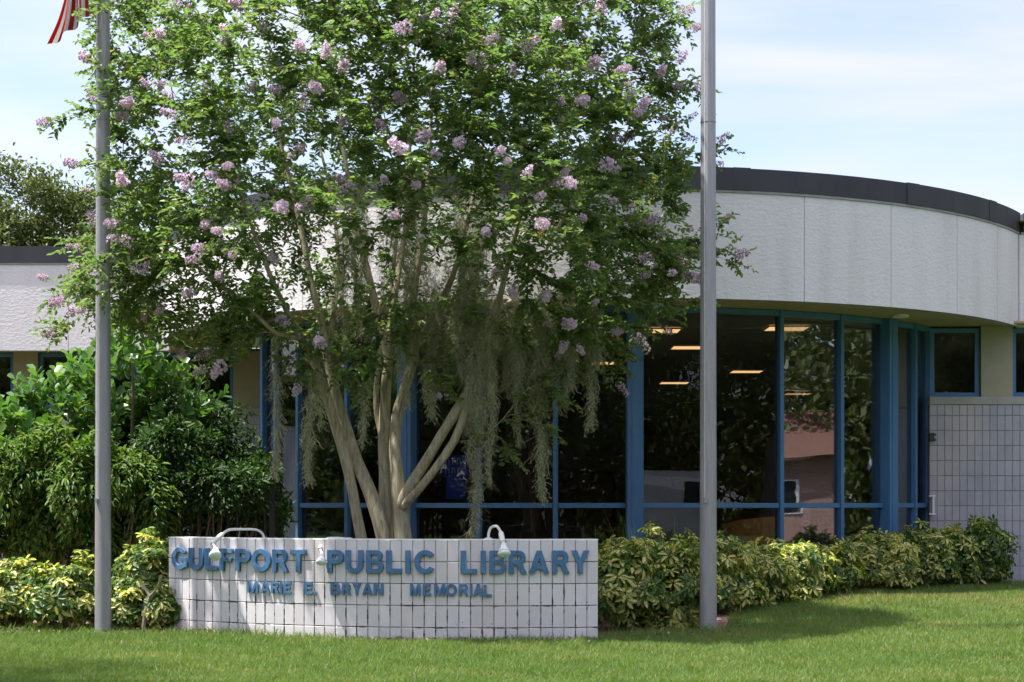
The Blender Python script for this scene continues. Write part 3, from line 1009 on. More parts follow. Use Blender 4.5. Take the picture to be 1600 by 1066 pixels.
def build_interior():
    # ochre armchair with a curved back
    t = thing('armchair', 'ochre upholstered armchair with curved back behind the glass right of the flagpole', 'armchair', (3.3, 23.2, .205))
    mb = MB()
    for i in range(14):
        a0, a1 = R(-110 + i * 220 / 14), R(-110 + (i + 1) * 220 / 14)
        hgt0, hgt1 = (.72 + .16 * math.sin((i) / 14 * PI * .8), .72 + .16 * math.sin((i + 1) / 14 * PI * .8))
        p = []
        for r_ in (.36, .47):
            for a, h_ in ((a0, hgt0), (a1, hgt1)):
                p.append((r_ * math.sin(a), -r_ * math.cos(a), h_))
        q = [(v[0], v[1], .18) for v in p]
        mb.add(p + q, [(0, 1, 3, 2), (4, 6, 7, 5), (0, 4, 5, 1), (2, 3, 7, 6), (0, 2, 6, 4), (1, 5, 7, 3)])
    mb.obj('backrest', M['yellow_fabric'], t)
    MB().lathe([(.30, .2), (.345, .24), (.345, .40), (.30, .44)], 24).obj('seat', M['yellow_fabric'], t)
    for sx in (-1, 1):
        for sy in (-1, 1):
            MB().tube([(sx * .26, sy * .26, 0), (sx * .24, sy * .24, .2)], [.018, .024], 8).obj('leg', M['wood'], t)
    # wicker chair
    t = thing('wicker_chair', 'brown wicker chair with open lattice back seen low behind the glass', 'chair', (4.05, 23.6, .205), R(8))
    MB().box(-.3, .3, -.25, .3, .38, .45, bev=.02).obj('seat', M['wicker'], t)
    for sx in (-1, 1):
        for sy in (-.22, .26):
            MB().tube([(sx * .27, sy, 0), (sx * .27, sy, .39)], .02, 8).obj('leg', M['wicker'], t)
        MB().tube([(sx * .29, -.26, .3), (sx * .31, -.29, .95)], .02, 8).obj('back_post', M['wicker'], t)
    MB().tube([(-.31, -.29, .95), (0, -.31, 1.0), (.31, -.29, .95)], .022, 8).obj('top_rail', M['wicker'], t)
    lat = MB()
    for k in range(11):
        lat.tube([(-.30 + .06 * k, -.275, .47), (-.30 + .06 * k, -.29, .95)], .007, 5)
    for k in range(8):
        lat.tube([(-.3, -.279, .5 + .06 * k), (.3, -.279, .5 + .06 * k)], .007, 5)
    lat.obj('lattice', M['wicker'], t)
    # low table on the right
    t = thing('side_table', 'dark round side table behind the glass by the right column', 'table', (5.0, 23.9, .205))
    MB().lathe([(.38, .50), (.40, .52), (.40, .545), (.38, .56)], 28).obj('tabletop', M['wood'], t)
    MB().lathe([(.2, 0), (.18, .03), (.05, .06), (.05, .5)], 16).obj('pedestal', M['wood'], t)
    # upright notice built as a stand-in for a street reflection
    t = thing('reflected_notice', 'white notice on a slim easel standing in for a street reflection in the glass', 'reflected notice', (3.92, 23.05, .205))
    mt = Matrix.Translation((0, 0, .86)) @ Matrix.Rotation(R(-10), 4, 'X')
    MB().box(-.055, .055, -.006, .006, -.11, .14, mt).obj('notice', M['white_enamel'], t)
    mk = MB()
    for z0, z1 in ((.05, .065), (-.09, -.07)):
        mk.box(-.035, .035, -.0085, -.0065, z0, z1, mt)
    mk.box(-.035, -.02, -.0085, -.0065, -.03, .05, mt).box(.02, .035, -.0085, -.0065, -.03, .05, mt)
    mk.obj('print', M['black_iron'], t)
    for s in (-1, 1):
        MB().tube([(s * .12, -.08, 0), (s * .02, 0, .8)], .01, 6).obj('leg', M['pale'], t)
    MB().tube([(0, .2, 0), (0, .02, .8)], .01, 6).obj('leg', M['pale'], t)
    # bookcases
    for x, y, lab in ((-1.9, 33.0, 'dark wooden bookcase deep in the room behind the tree trunks'), (1.2, 36.0, 'dark wooden bookcase deep in the room left of the middle column'), (6.6, 35.0, 'dark wooden bookcase deep in the room toward the right panes')):
        t = thing('bookcase', lab, 'bookcase', (x, y, .205), 0, 'bookcases inside the library')
        MB().box(-1.0, -.96, 0, .3, 0, 1.8).obj('side_panel', M['wood'], t)
        MB().box(.96, 1.0, 0, .3, 0, 1.8).obj('side_panel', M['wood'], t)
        MB().box(-.958, .958, .27, .3, 0, 1.8).obj('back_panel', M['wood'], t)
        for k in range(5):
            MB().box(-.958, .958, .0, .268, .06 + k * .42, .085 + k * .42).obj('shelf', M['wood'], t)
    # blue banner with pale print, seen from behind
    t = thing('blue_banner', 'blue banner with pale mirrored print hanging behind the glass right of the tree trunks', 'banner', at(713, 782, 22.4))
    MB().box(-.17, .17, -.004, .004, .3, .58).obj('upper_cloth', M['banner'], t)
    MB().box(-.13, .13, -.004, .004, .02, .298).obj('lower_cloth', M['banner'], t)
    mk = MB()
    for x, z in ((-.12, .47), (-.03, .47), (.03, .47), (.10, .47), (-.12, .345), (-.04, .345), (.04, .345), (.10, .345)):
        mk.box(x - .022, x - .010, -.0075, -.0045, z, z + .075).box(x - .0098, x + .018, -.0075, -.0045, z + .062, z + .075)
        mk.box(x + .0181, x + .028, -.0075, -.0045, z + .01, z + .06)
    mk.obj('print', M['pale'], t)
build_interior()

# ------------------------------------------------------------------ monument sign
SX0, SY0, SR = -0.15, 15.7, 4.8
SCX, SCY = SX0, SY0 + SR
S_LEFT, NB = -3.528, 42
STOP = 0.925
def sarc(s, off=0.0):
    th = s / SR
    return (SCX + (SR + off) * math.sin(th), SCY - (SR + off) * math.cos(th)), th

def contours(ch):
    """outline contours of a bold sans capital, height 1 -> (width, [outer, holes...])"""
    t = 0.225
    h = 0.19
    def arc(cx, cy, rx, ry, a0, a1, n=14):
        return [(cx + rx * math.cos(R(a0 + (a1 - a0) * i / n)), cy + ry * math.sin(R(a0 + (a1 - a0) * i / n))) for i in range(n + 1)]
    if ch == 'O':
        w = 1.04
        return w, [arc(w / 2, .5, w / 2, .515, 0, 345, 23), arc(w / 2, .5, w / 2 - t, .515 - h - .01, 0, 345, 23)]
    if ch == 'C':
        w = .94
        return w, [arc(.5, .5, .5, .515, 38, 322, 26) + arc(.5, .5, .5 - t, .515 - h, 318, 42, 26)]
    if ch == 'G':
        w = 1.0
        return w, [arc(.5, .5, .5, .515, 36, 312, 26) + [(.86, .10), (.97, .10), (.97, .55), (.52, .55), (.52, .38), (.77, .38), (.77, .29)] + arc(.5, .5, .5 - t, .515 - h, 318, 42, 22)]
    if ch == 'U':
        w = .84
        return w, [[(0, 1), (0, .38)] + arc(w / 2, .38, w / 2, .395, 180, 360, 14)[1:] + [(w, 1), (w - t, 1), (w - t, .38)] + arc(w / 2, .38, w / 2 - t, .395 - h, 360, 180, 12)[1:] + [(t, 1)]]
    if ch in 'PR':
        w = .78
        r_ = .30
        yb = .40
        ri = (1 - yb) / 2
        outer = [(0, 0), (0, 1), (w - r_, 1)] + arc(w - r_, 1 - ri, r_, ri, 90, -90, 12)[1:]
        if ch == 'P':
            outer += [(t, yb), (t, 0)]
        else:
            w = .84
            outer = outer[:-2] + [(.60, .43), (w, 0), (w - .26, 0), (.36, yb), (t, yb), (t, 0)]
        hole = [(t, yb + h), (t, 1 - h), (.78 - r_, 1 - h)] + arc(.78 - r_, 1 - ri, r_ - t * .85, ri - h, 90, -90, 8)[1:]
        return w, [outer, hole]
    if ch == 'B':
        w = .82
        r1, r2 = .25, .27
        outer = [(0, 0), (0, 1), (w - .06 - r1, 1)] + arc(w - .06 - r1, .765, r1, .235, 90, -78, 10)[1:] + arc(w - r2, .27, r2, .27, 78, -90, 10)
        h1 = [(t, .60), (t, 1 - h * .9), (w - .1 - r1, 1 - h * .9)] + arc(w - .1 - r1, .715, .11, .115, 90, -90, 6)[1:]
        h2 = [(t, h * .9), (t, .43), (w - .05 - r2, .43)] + arc(w - .05 - r2, .30, .12, .13, 90, -90, 6)[1:]
        return w, [outer, h1, h2]
    if ch == 'A':
        w = .98
        return w, [[(0, 0), (.37, 1), (.61, 1), (.98, 0), (.74, 0), (.675, .19), (.305, .19), (.24, 0)], [(.365, .365), (.615, .365), (.49, .74)]]
    if ch == 'L':
        return .68, [[(0, 0), (0, 1), (t, 1), (t, h), (.68, h), (.68, 0)]]
    if ch == 'F':
        return .70, [[(0, 0), (0, 1), (.70, 1), (.70, 1 - h), (t, 1 - h), (t, .60), (.62, .60), (.62, .42), (t, .42), (t, 0)]]
    if ch == 'E':
        return .74, [[(0, 0), (0, 1), (.72, 1), (.72, 1 - h), (t, 1 - h), (t, .60), (.66, .60), (.66, .42), (t, .42), (t, h), (.74, h), (.74, 0)]]
    if ch == 'I':
        return t, [[(0, 0), (0, 1), (t, 1), (t, 0)]]
    if ch == 'T':
        w = .80
        return w, [[(w / 2 - t / 2, 0), (w / 2 - t / 2, 1 - h), (0, 1 - h), (0, 1), (w, 1), (w, 1 - h), (w / 2 + t / 2, 1 - h), (w / 2 + t / 2, 0)]]
    if ch == 'Y':
        w = .88
        return w, [[(w / 2 - t / 2, 0), (w / 2 - t / 2, .40), (0, 1), (.26, 1), (w / 2, .61), (w - .26, 1), (w, 1), (w / 2 + t / 2, .40), (w / 2 + t / 2, 0)]]
    if ch == 'N':
        w = .86
        return w, [[(0, 0), (0, 1), (.23, 1), (w - .21, .36), (w - .21, 1), (w, 1), (w, 0), (w - .23, 0), (.21, .64), (.21, 0)]]
    if ch == 'M':
        w = 1.05
        return w, [[(0, 0), (0, 1), (.28, 1), (w / 2, .38), (w - .28, 1), (w, 1), (w, 0), (w - .2, 0), (w - .2, .66), (w / 2 + .09, 0), (w / 2 - .09, 0), (.2, .66), (.2, 0)]]
    if ch == '.':
        return .22, [[(0, 0), (0, .22), (.22, .22), (.22, 0)]]

_letter_cache = {}
def letter_mesh(ch, width, height, depth):
    w, cs = contours(ch)
    cu = bpy.data.curves.new('letter', 'CURVE')
    cu.dimensions = '2D'
    cu.fill_mode = 'BOTH'
    cu.extrude = depth / 2
    cu.bevel_depth = height * 0.012
    cu.bevel_resolution = 0
    for pts in cs:
        sp = cu.splines.new('POLY')
        sp.points.add(len(pts) - 1)
        for p, (x, y) in zip(sp.points, pts):
            p.co = (x / w * width, y * height, 0, 1)
        sp.use_cyclic_u = True
    o = bpy.data.objects.new('letter', cu)
    COL.objects.link(o)
    dg = bpy.context.evaluated_depsgraph_get()
    me = bpy.data.meshes.new_from_object(o.evaluated_get(dg))
    bpy.data.objects.remove(o)
    bpy.data.curves.remove(cu)
    me.name = 'letter'
    n = len(me.vertices)
    co = np.empty(n * 3, np.float32)
    me.vertices.foreach_get('co', co)
    co = co.reshape(-1, 3)
    co = np.stack([co[:, 0], -co[:, 2], co[:, 1]], -1)     # stand the outline up, depth toward -y
    me.vertices.foreach_set('co', co.ravel())
    me.materials.clear()
    me.materials.append(M['letter'])
    me.update()
    return me

BIG = [('G', -3.437, 0.233), ('U', -3.187, 0.195), ('L', -2.967, 0.165), ('F', -2.774, 0.165), ('P', -2.577, 0.175), ('O', -2.385, 0.214), ('R', -2.15, 0.17), ('T', -1.954, 0.165),
       ('P', -1.572, 0.159), ('U', -1.392, 0.169), ('B', -1.19, 0.162), ('L', -1.002, 0.145), ('I', -0.82, 0.045), ('C', -0.738, 0.189),
       ('L', -0.315, 0.145), ('I', -0.132, 0.042), ('B', -0.055, 0.148), ('R', 0.121, 0.162), ('A', 0.307, 0.176), ('R', 0.516, 0.155), ('Y', 0.691, 0.162)]
SMALL = [('M', -2.439, 0.122), ('A', -2.288, 0.104), ('R', -2.171, 0.089), ('I', -2.068, 0.022), ('E', -2.028, 0.075), ('E', -1.809, 0.082), ('.', -1.708, 0.024),
         ('B', -1.542, 0.094), ('R', -1.43, 0.088), ('Y', -1.328, 0.084), ('A', -1.232, 0.097), ('N', -1.122, 0.09),
         ('M', -0.78, 0.095), ('E', -0.661, 0.074), ('M', -0.556, 0.098), ('O', -0.451, 0.102), ('R', -0.326, 0.08), ('I', -0.232, 0.021), ('A', -0.201, 0.09), ('L', -0.107, 0.072)]

def build_sign():
    t = thing('monument_sign', 'low curved white block sign reading Gulfport Public Library in blue letters', 'sign', (SX0, SY0 + .15, 0))
    o = t.location
    def loc(p, z):
        return (p[0] - o.x, p[1] - o.y, z - o.z)
    core = MB()
    n = 60
    s1 = S_LEFT + NB * SB_W
    V = []
    zt = STOP - .003
    for i in range(n + 1):
        s = S_LEFT + .004 + (s1 - S_LEFT - .008) * i / n
        for off, z in ((-.016, -.12), (-.2, -.12), (-.2, zt), (-.016, zt)):
            p, th = sarc(s, off)
            V.append(loc(p, z))
    F = []
    for i in range(n):
        for k in range(4):
            F.append((i * 4 + k, i * 4 + (k + 1) % 4, (i + 1) * 4 + (k + 1) % 4, (i + 1) * 4 + k))
    F += [(0, 1, 2, 3), tuple(n * 4 + k for k in (3, 2, 1, 0))]
    core.add(V, F)
    core.obj('core_wall', M['mortar'], t)
    blk = block_mesh(SB_W - .006, SB_H - .006, .03, .004).mesh('block', M['sign_block'])
    endb = block_mesh(SB_W - .006, SB_H - .006, .19, .004).mesh('block', M['sign_block'])
    for r_ in range(5):
        zc = STOP - (r_ + .5) * SB_H
        for k in range(NB):
            p, th = sarc(S_LEFT + (k + .5) * SB_W, random.uniform(-.0025, .0015))
            place('block', endb if k in (0, NB - 1) else blk, loc(p, zc), th, t, rot=(random.uniform(-.004, .004), random.uniform(-.004, .004), th + random.uniform(-.006, .006)))
    # painted cap course on top
    cap = MB()
    V = []
    for i in range(n + 1):
        s = S_LEFT + (s1 - S_LEFT) * i / n
        for off, z in ((-.001, STOP - .002), (-.2, STOP - .002), (-.2, STOP + .006), (-.004, STOP + .006)):
            p, th = sarc(s, off)
            V.append(loc(p, z))
    cap.add(V, F)
    cap.obj('cap', M['white_enamel'], t)
    for ch, s, w in BIG:
        me = letter_mesh(ch, w, .205, .022)
        p, th = sarc(s + w / 2, .018)
        d = Vector((math.cos(th), math.sin(th), 0)) * (-w / 2)
        place('letter', me, Vector(loc(p, .622)) + d, th, t)
    for ch, s, w in SMALL:
        me = letter_mesh(ch, w, .105, .014)
        p, th = sarc(s + w / 2, .013)
        d = Vector((math.cos(th), math.sin(th), 0)) * (-w / 2)
        dz = -.006 if (ch == 'L' and s > -.2) else 0
        ob = place('letter', me, Vector(loc(p, .418 + dz)) + d, th, t)
        ob['label'] = 'small blue letter of the second line'
    # a few weathered drips below the worn letters are in the paint; paint run under F
build_sign()

def lamp(label, base, pts, joint, head, hd, big=True):
    """swan neck floodlight standing on the sign: arm, swivel knuckle, holder and bulb"""
    t = thing('sign_lamp', label, 'lamp', base, 0, 'gooseneck lamps on the sign')
    B = Vector(base)
    P = [Vector(p) - B for p in pts]
    MB().lathe([(.035, 0), (.035, .012), (.02, .018)], 16, Matrix.Translation(P[0])).obj('base_plate', M['white_enamel'], t)
    # smooth the arm
    Q = []
    for i in range(len(P) - 1):
        p0, p1, p2, p3 = P[max(i - 1, 0)], P[i], P[i + 1], P[min(i + 2, len(P) - 1)]
        for k in range(5):
            u = k / 5
            Q.append(0.5 * ((2 * p1) + (p2 - p0) * u + (2 * p0 - 5 * p1 + 4 * p2 - p3) * u * u + (3 * p1 - p0 - 3 * p2 + p3) * u ** 3))
    Q.append(P[-1])
    MB().tube(Q, .0125, 10).obj('arm', M['white_enamel'], t, smooth=True)
    J = Vector(joint) - B
    d = (J - P[-1]).normalized()
    a = P[-1] - d * .02
    MB().tube([a, a + d * .015, a + d * .06, J, J + d * .012], [.018, .024, .026, .024, .016], 12).obj('knuckle', M['white_enamel'], t, smooth=True)
    h = Vector(head) - B
    dh = Vector(hd).normalized()
    rot = dh.to_track_quat('Z', 'Y').to_matrix().to_4x4()
    s = 1.0 if big else .85
    MB().tube([J, (J + h) / 2 + Vector((0, 0, 0)), h], [.010, .010, .02], 8).obj('stem', M['white_enamel'], t)
    MB().lathe([(.018 * s, -.01), (.026 * s, .0), (.030 * s, .035 * s), (.045 * s, .06 * s), (.058 * s, .085 * s)], 20, Matrix.Translation(h) @ rot).obj('holder', M['white_enamel'], t, smooth=True)
    MB().lathe([(.057 * s, .086 * s), (.060 * s, .098 * s), (.052 * s, .112 * s), (.03 * s, .122 * s), (.006, .125 * s)], 20, Matrix.Translation(h) @ rot).obj('bulb', M['bulb'], t, smooth=True)

lamp('long armed white lamp over the letters L and F at the left of the sign', tuple(at(413, 843.5, 16.62)),
     [at(413, 843, 16.62), at(410, 834, 16.62), at(400, 828, 16.60), at(378, 827, 16.55), at(358, 828, 16.48), at(346, 836, 16.42)],
     tuple(at(332, 848, 16.33)), tuple(at(337, 858, 16.26)), (.10, -.80, -.62))
lamp('low white lamp with a flared shade left of the word Public', tuple(at(545, 843.5, 16.2)),
     [at(545, 843, 16.2), at(540, 842, 16.19), at(525, 841, 16.15), at(512, 842, 16.1), at(507, 847, 16.05)],
     tuple(at(500, 857, 15.98)), tuple(at(503, 866, 15.93)), (-.05, -.45, -.9), False)
lamp('upright white lamp with round bulb over the word Library', tuple(at(763, 843.5, 15.92)),
     [at(763, 843, 15.92), at(764, 832, 15.92), at(768, 824, 15.90), at(776, 822.5, 15.83), at(781, 829, 15.74), at(783, 834, 15.68)],
     tuple(at(785, 846, 15.58)), tuple(at(787, 850, 15.53)), (.05, -.42, -.88))

# ------------------------------------------------------------------ flagpoles
def flagpole(x, y, label, r0, r1, height, lean=0.0):
    z = float(gz(x, y))
    t = thing('flagpole', label, 'flagpole', (x, y, z), 0, 'grey flagpoles beside the sign')
    prof = [(r0 * 1.02, -.1)] + [(r0 + (r1 - r0) * k / 12, height * k / 12) for k in range(13)]
    MB().lathe(prof, 40).obj('shaft', M['pole'], t, smooth=True)
    MB().lathe([(r0 * 1.35, -.02), (r0 * 1.3, .012), (r0 * 1.06, .022)], 32).obj('base_collar', M['pole'], t, smooth=False)
    for zz in (2.44, 4.9):
        MB().lathe([(r0 * .9 + .001, zz), (r0 * .9 + .0015, zz + .004)], 40).obj('weld_seam', M['pole'], t)
    MB().lathe([(r1, height), (r1 * 1.2, height + .02), (r1 * .5, height + .06), (.01, height + .07)], 20).obj('truck', M['pole'], t, smooth=True)
    MB().lathe([(.01, height + .06), (.06, height + .09), (.09, height + .15), (.06, height + .21), (.005, height + .24)], 20).obj('finial_ball', M['bulb'], t, smooth=True)
    MB().tube([(-r0 * .5, -r0 - .0, 1.3), (-r1 * .7, -r1 - .012, height)], .003, 5).obj('halyard', M['white_enamel'], t)
    cl = MB().box(-r0 * .5 - .012, -r0 * .5 + .012, -r0 - .05, -r0 + .02, 1.25, 1.29)
    cl.obj('cleat', M['pole'], t)
    return t
flagpole(-3.905, 16.5, 'grey flagpole at the left carrying the flag', .078, .058, 8.3)
flagpole(1.885, 16.6, 'grey flagpole to the right of the sign without a flag', .083, .064, 8.6)

def build_flag():
    x0, y0 = -3.985, 16.46
    t = thing('striped_flag', 'red and white striped flag drooping from the left flagpole', 'flag', (x0, y0, 6.55))
    # hoist along the pole z 6.9..8.1; cloth droops to the left. u along the fly, v from top to bottom
    nu, nv = 26, 13 * 2
    Lf = 1.9
    V = np.zeros((nu + 1, nv + 1, 3))
    for i in range(nu + 1):
        u = i / nu
        for j in range(nv + 1):
            v = j / nv
            s_ = u ** .6
            x = s_ * (-.40 + .34 * (1 - v)) + .025 * math.sin(u * 7 + v * 3) * u
            z = (1 - u) * 1.15 * (1 - v) + u * (-.95 + .30 * (1 - v))
            y = .07 * math.sin(v * 15 + u * 2.0) * u ** .5 - .05 * u
            V[i, j] = (x, y, z)
    idx = np.arange((nu + 1) * (nv + 1)).reshape(nu + 1, nv + 1)
    VV = V.reshape(-1, 3)
    def sub(name, mat, jr, ir):
        Fs = []
        for i in ir:
            for j in jr:
                Fs.append((idx[i, j], idx[i + 1, j], idx[i + 1, j + 1], idx[i, j + 1]))
        used = sorted({k for f in Fs for k in f})
        mp = {k: q for q, k in enumerate(used)}
        vv = VV[used]
        # give the cloth a second face so that it has thickness
        off = np.array([0, 0.003, 0])
        n = len(vv)
        F1 = [[mp[k] for k in f] for f in Fs]
        F2 = [[mp[k] + n for k in f][::-1] for f in Fs]
        obj_np(name, np.concatenate([vv, vv + off]), np.array(F1 + F2), mat, t, smooth=True)
    for s in range(13):
        jr = range(s * 2, s * 2 + 2)
        ir = range(10, nu) if s < 7 else range(0, nu)
        sub('stripe', M['flag_red'] if s % 2 == 0 else M['flag_white'], jr, ir)
    sub('canton', M['flag_blue'], range(0, 14), range(0, 10))
build_flag()

# ------------------------------------------------------------------ tree growing
class Skeleton:
    def __init__(self):
        self.p, self.par, self.r, self.dir = [], [], [], []
    def node(self, p, par, r=0.0):
        p = Vector(p)
        self.p.append(p)
        self.par.append(par)
        self.r.append(r)
        if par >= 0:
            d = p - self.p[par]
            self.dir.append(d.normalized() if d.length > 1e-6 else self.dir[par])
        else:
            self.dir.append(Vector((0, 0, 1)))
        return len(self.p) - 1
    def chain(self, pts, par=-1, sub=3):
        """pts: list of (Vector, radius); catmull-rom refined"""
        ids = []
        P = [p for p, r_ in pts]
        for i in range(len(pts)):
            if i == 0:
                par = self.node(P[0], par, pts[0][1])
                ids.append(par)
                continue
            p0, p1, p2, p3 = P[max(i - 2, 0)], P[i - 1], P[i], P[min(i + 1, len(P) - 1)]
            for k in range(1, sub + 1):
                u = k / sub
                q = 0.5 * ((2 * p1) + (p2 - p0) * u + (2 * p0 - 5 * p1 + 4 * p2 - p3) * u * u + (3 * p1 - p0 - 3 * p2 + p3) * u ** 3)
                par = self.node(q, par, pts[i - 1][1] + (pts[i][1] - pts[i - 1][1]) * u)
            ids.append(par)
        return ids
    def grow(self, targets, start_nodes_from=0, step=0.22, up=0.5, jit=0.03, maxkids=3):
        targets = [Vector(t_) for t_ in targets]
        kids = {}
        ends = []
        arr = np.array([tuple(q) for q in self.p])
        drr = np.array([tuple(q) for q in self.dir])
        allowed = np.ones(len(arr), bool)
        allowed[:start_nodes_from] = False
        root = arr[allowed].mean(axis=0)
        order = sorted(range(len(targets)), key=lambda i: min(np.linalg.norm(arr[allowed] - np.array(targets[i]), axis=1)))
        ext_p, ext_d, ext_a = [arr], [drr], [allowed]
        A, Dv, OK = arr, drr, allowed
        for oi, ti in enumerate(order):
            T = np.array(targets[ti])
            d = T - A
            dist = np.linalg.norm(d, axis=1) + 1e-6
            cosv = (d * Dv).sum(1) / dist
            cost = dist * (1.0 + 0.9 * (1 - cosv)) + np.where(d[:, 2] < -0.05, 0.5 * -d[:, 2], 0)
            cost = np.where(OK, cost, 1e9)
            b_ = int(np.argmin(cost))
            p0 = Vector(A[b_]); d0 = Vector(Dv[b_])
            Tv = Vector(T)
            L = (Tv - p0).length
            k = max(2, int(math.ceil(L / step)))
            c1 = p0 + d0 * L * 0.35 + Vector((0, 0, up * L * .15))
            par = b_
            newp, newd = [], []
            for s in range(1, k + 1):
                u = s / k
                q = p0 * (1 - u) ** 2 + c1 * 2 * u * (1 - u) + Tv * u * u
                if s < k:
                    q = q + Vector(RNG.normal(size=3) * jit)
                par = self.node(q, par, 0)
                newp.append(tuple(q)); newd.append(tuple(self.dir[par]))
            ends.append(par)
            kids[b_] = kids.get(b_, 0) + 1
            if kids[b_] >= maxkids:
                OK[b_] = False
            A = np.concatenate([A, newp]); Dv = np.concatenate([Dv, newd]); OK = np.concatenate([OK, np.ones(len(newp), bool)])
        return ends
    def radii(self, tip=0.0028, power=2.3, cap=None):
        n = len(self.p)
        acc = np.zeros(n)
        has = np.zeros(n, bool)
        for i in range(n - 1, 0, -1):
            if not has[i]:
                acc[i] = tip ** power
            if self.par[i] >= 0:
                acc[self.par[i]] += acc[i]
                has[self.par[i]] = True
        rad = acc ** (1 / power)
        out = [self.r[i] if self.r[i] > 0 else (min(rad[i], cap) if cap else rad[i]) for i in range(n)]
        for i in range(1, n):      # never thicker than the parent
            if self.par[i] >= 0 and self.r[i] == 0:
                out[i] = min(out[i], out[self.par[i]])
        self.rad = out
        return out
    def mesh_arrays(self, minr=0.0, maxr=1e9, flute=0.0):
        n = len(self.p)
        ch = [[] for _ in range(n)]
        for i in range(n):
            if self.par[i] >= 0:
                ch[self.par[i]].append(i)
        V, F = [], []
        starts = [i for i in range(n) if self.par[i] < 0]
        stack = [(None, s) for s in starts]
        while stack:
            prev, s = stack.pop()
            line = ([prev] if prev is not None else []) + [s]
            cur = s
            while ch[cur]:
                kids_ = sorted(ch[cur], key=lambda k: -self.rad[k])
                for k in kids_[1:]:
                    stack.append((cur, k))
                cur = kids_[0]
                line.append(cur)
            rr = [self.rad[i] for i in line]
            if prev is not None:
                rr[0] = min(rr[0], rr[1] * 1.15)
            mx = max(rr)
            seg = 14 if mx > .05 else (8 if mx > .02 else (5 if mx > .007 else 3))
            if len(line) < 2:
                continue
            v, f = tube_arrays([self.p[i] for i in line], rr, seg)
            if flute and mx > .05:
                v2 = []
                for a, i in enumerate(line):
                    c_ = self.p[i]
                    for k in range(seg):
                        q = Vector(v[a * seg + k])
                        ang = 2 * PI * k / seg
                        m_ = 1 + flute * (math.sin(3 * ang + a * .22 + s) * .6 + math.sin(2 * ang - a * .31 + s * 2) * .6) * min(1, rr[a] / .05)
                        v2.append(tuple(c_ + (q - c_) * m_))
                v = v2
            off = len(V)
            V += v
            F += [tuple(off + k for k in q) for q in f]
        return np.array(V), np.array(F)

def poly_sdf(px, py, poly):
    """signed distance, positive inside"""
    P = np.array(poly, float)
    d = np.full(px.shape, 1e9)
    inside = np.zeros(px.shape, bool)
    j = len(P) - 1
    for i in range(len(P)):
        ax, ay = P[j]; bx, by = P[i]
        ex, ey = bx - ax, by - ay
        t_ = np.clip(((px - ax) * ex + (py - ay) * ey) / (ex * ex + ey * ey), 0, 1)
        d = np.minimum(d, np.hypot(px - ax - t_ * ex, py - ay - t_ * ey))
        hit = ((by > py) != (ay > py)) & (px < (ax - bx) * (py - by) / (ay - by + 1e-12) + bx)
        inside ^= hit
        j = i
    return np.where(inside, d, -d)

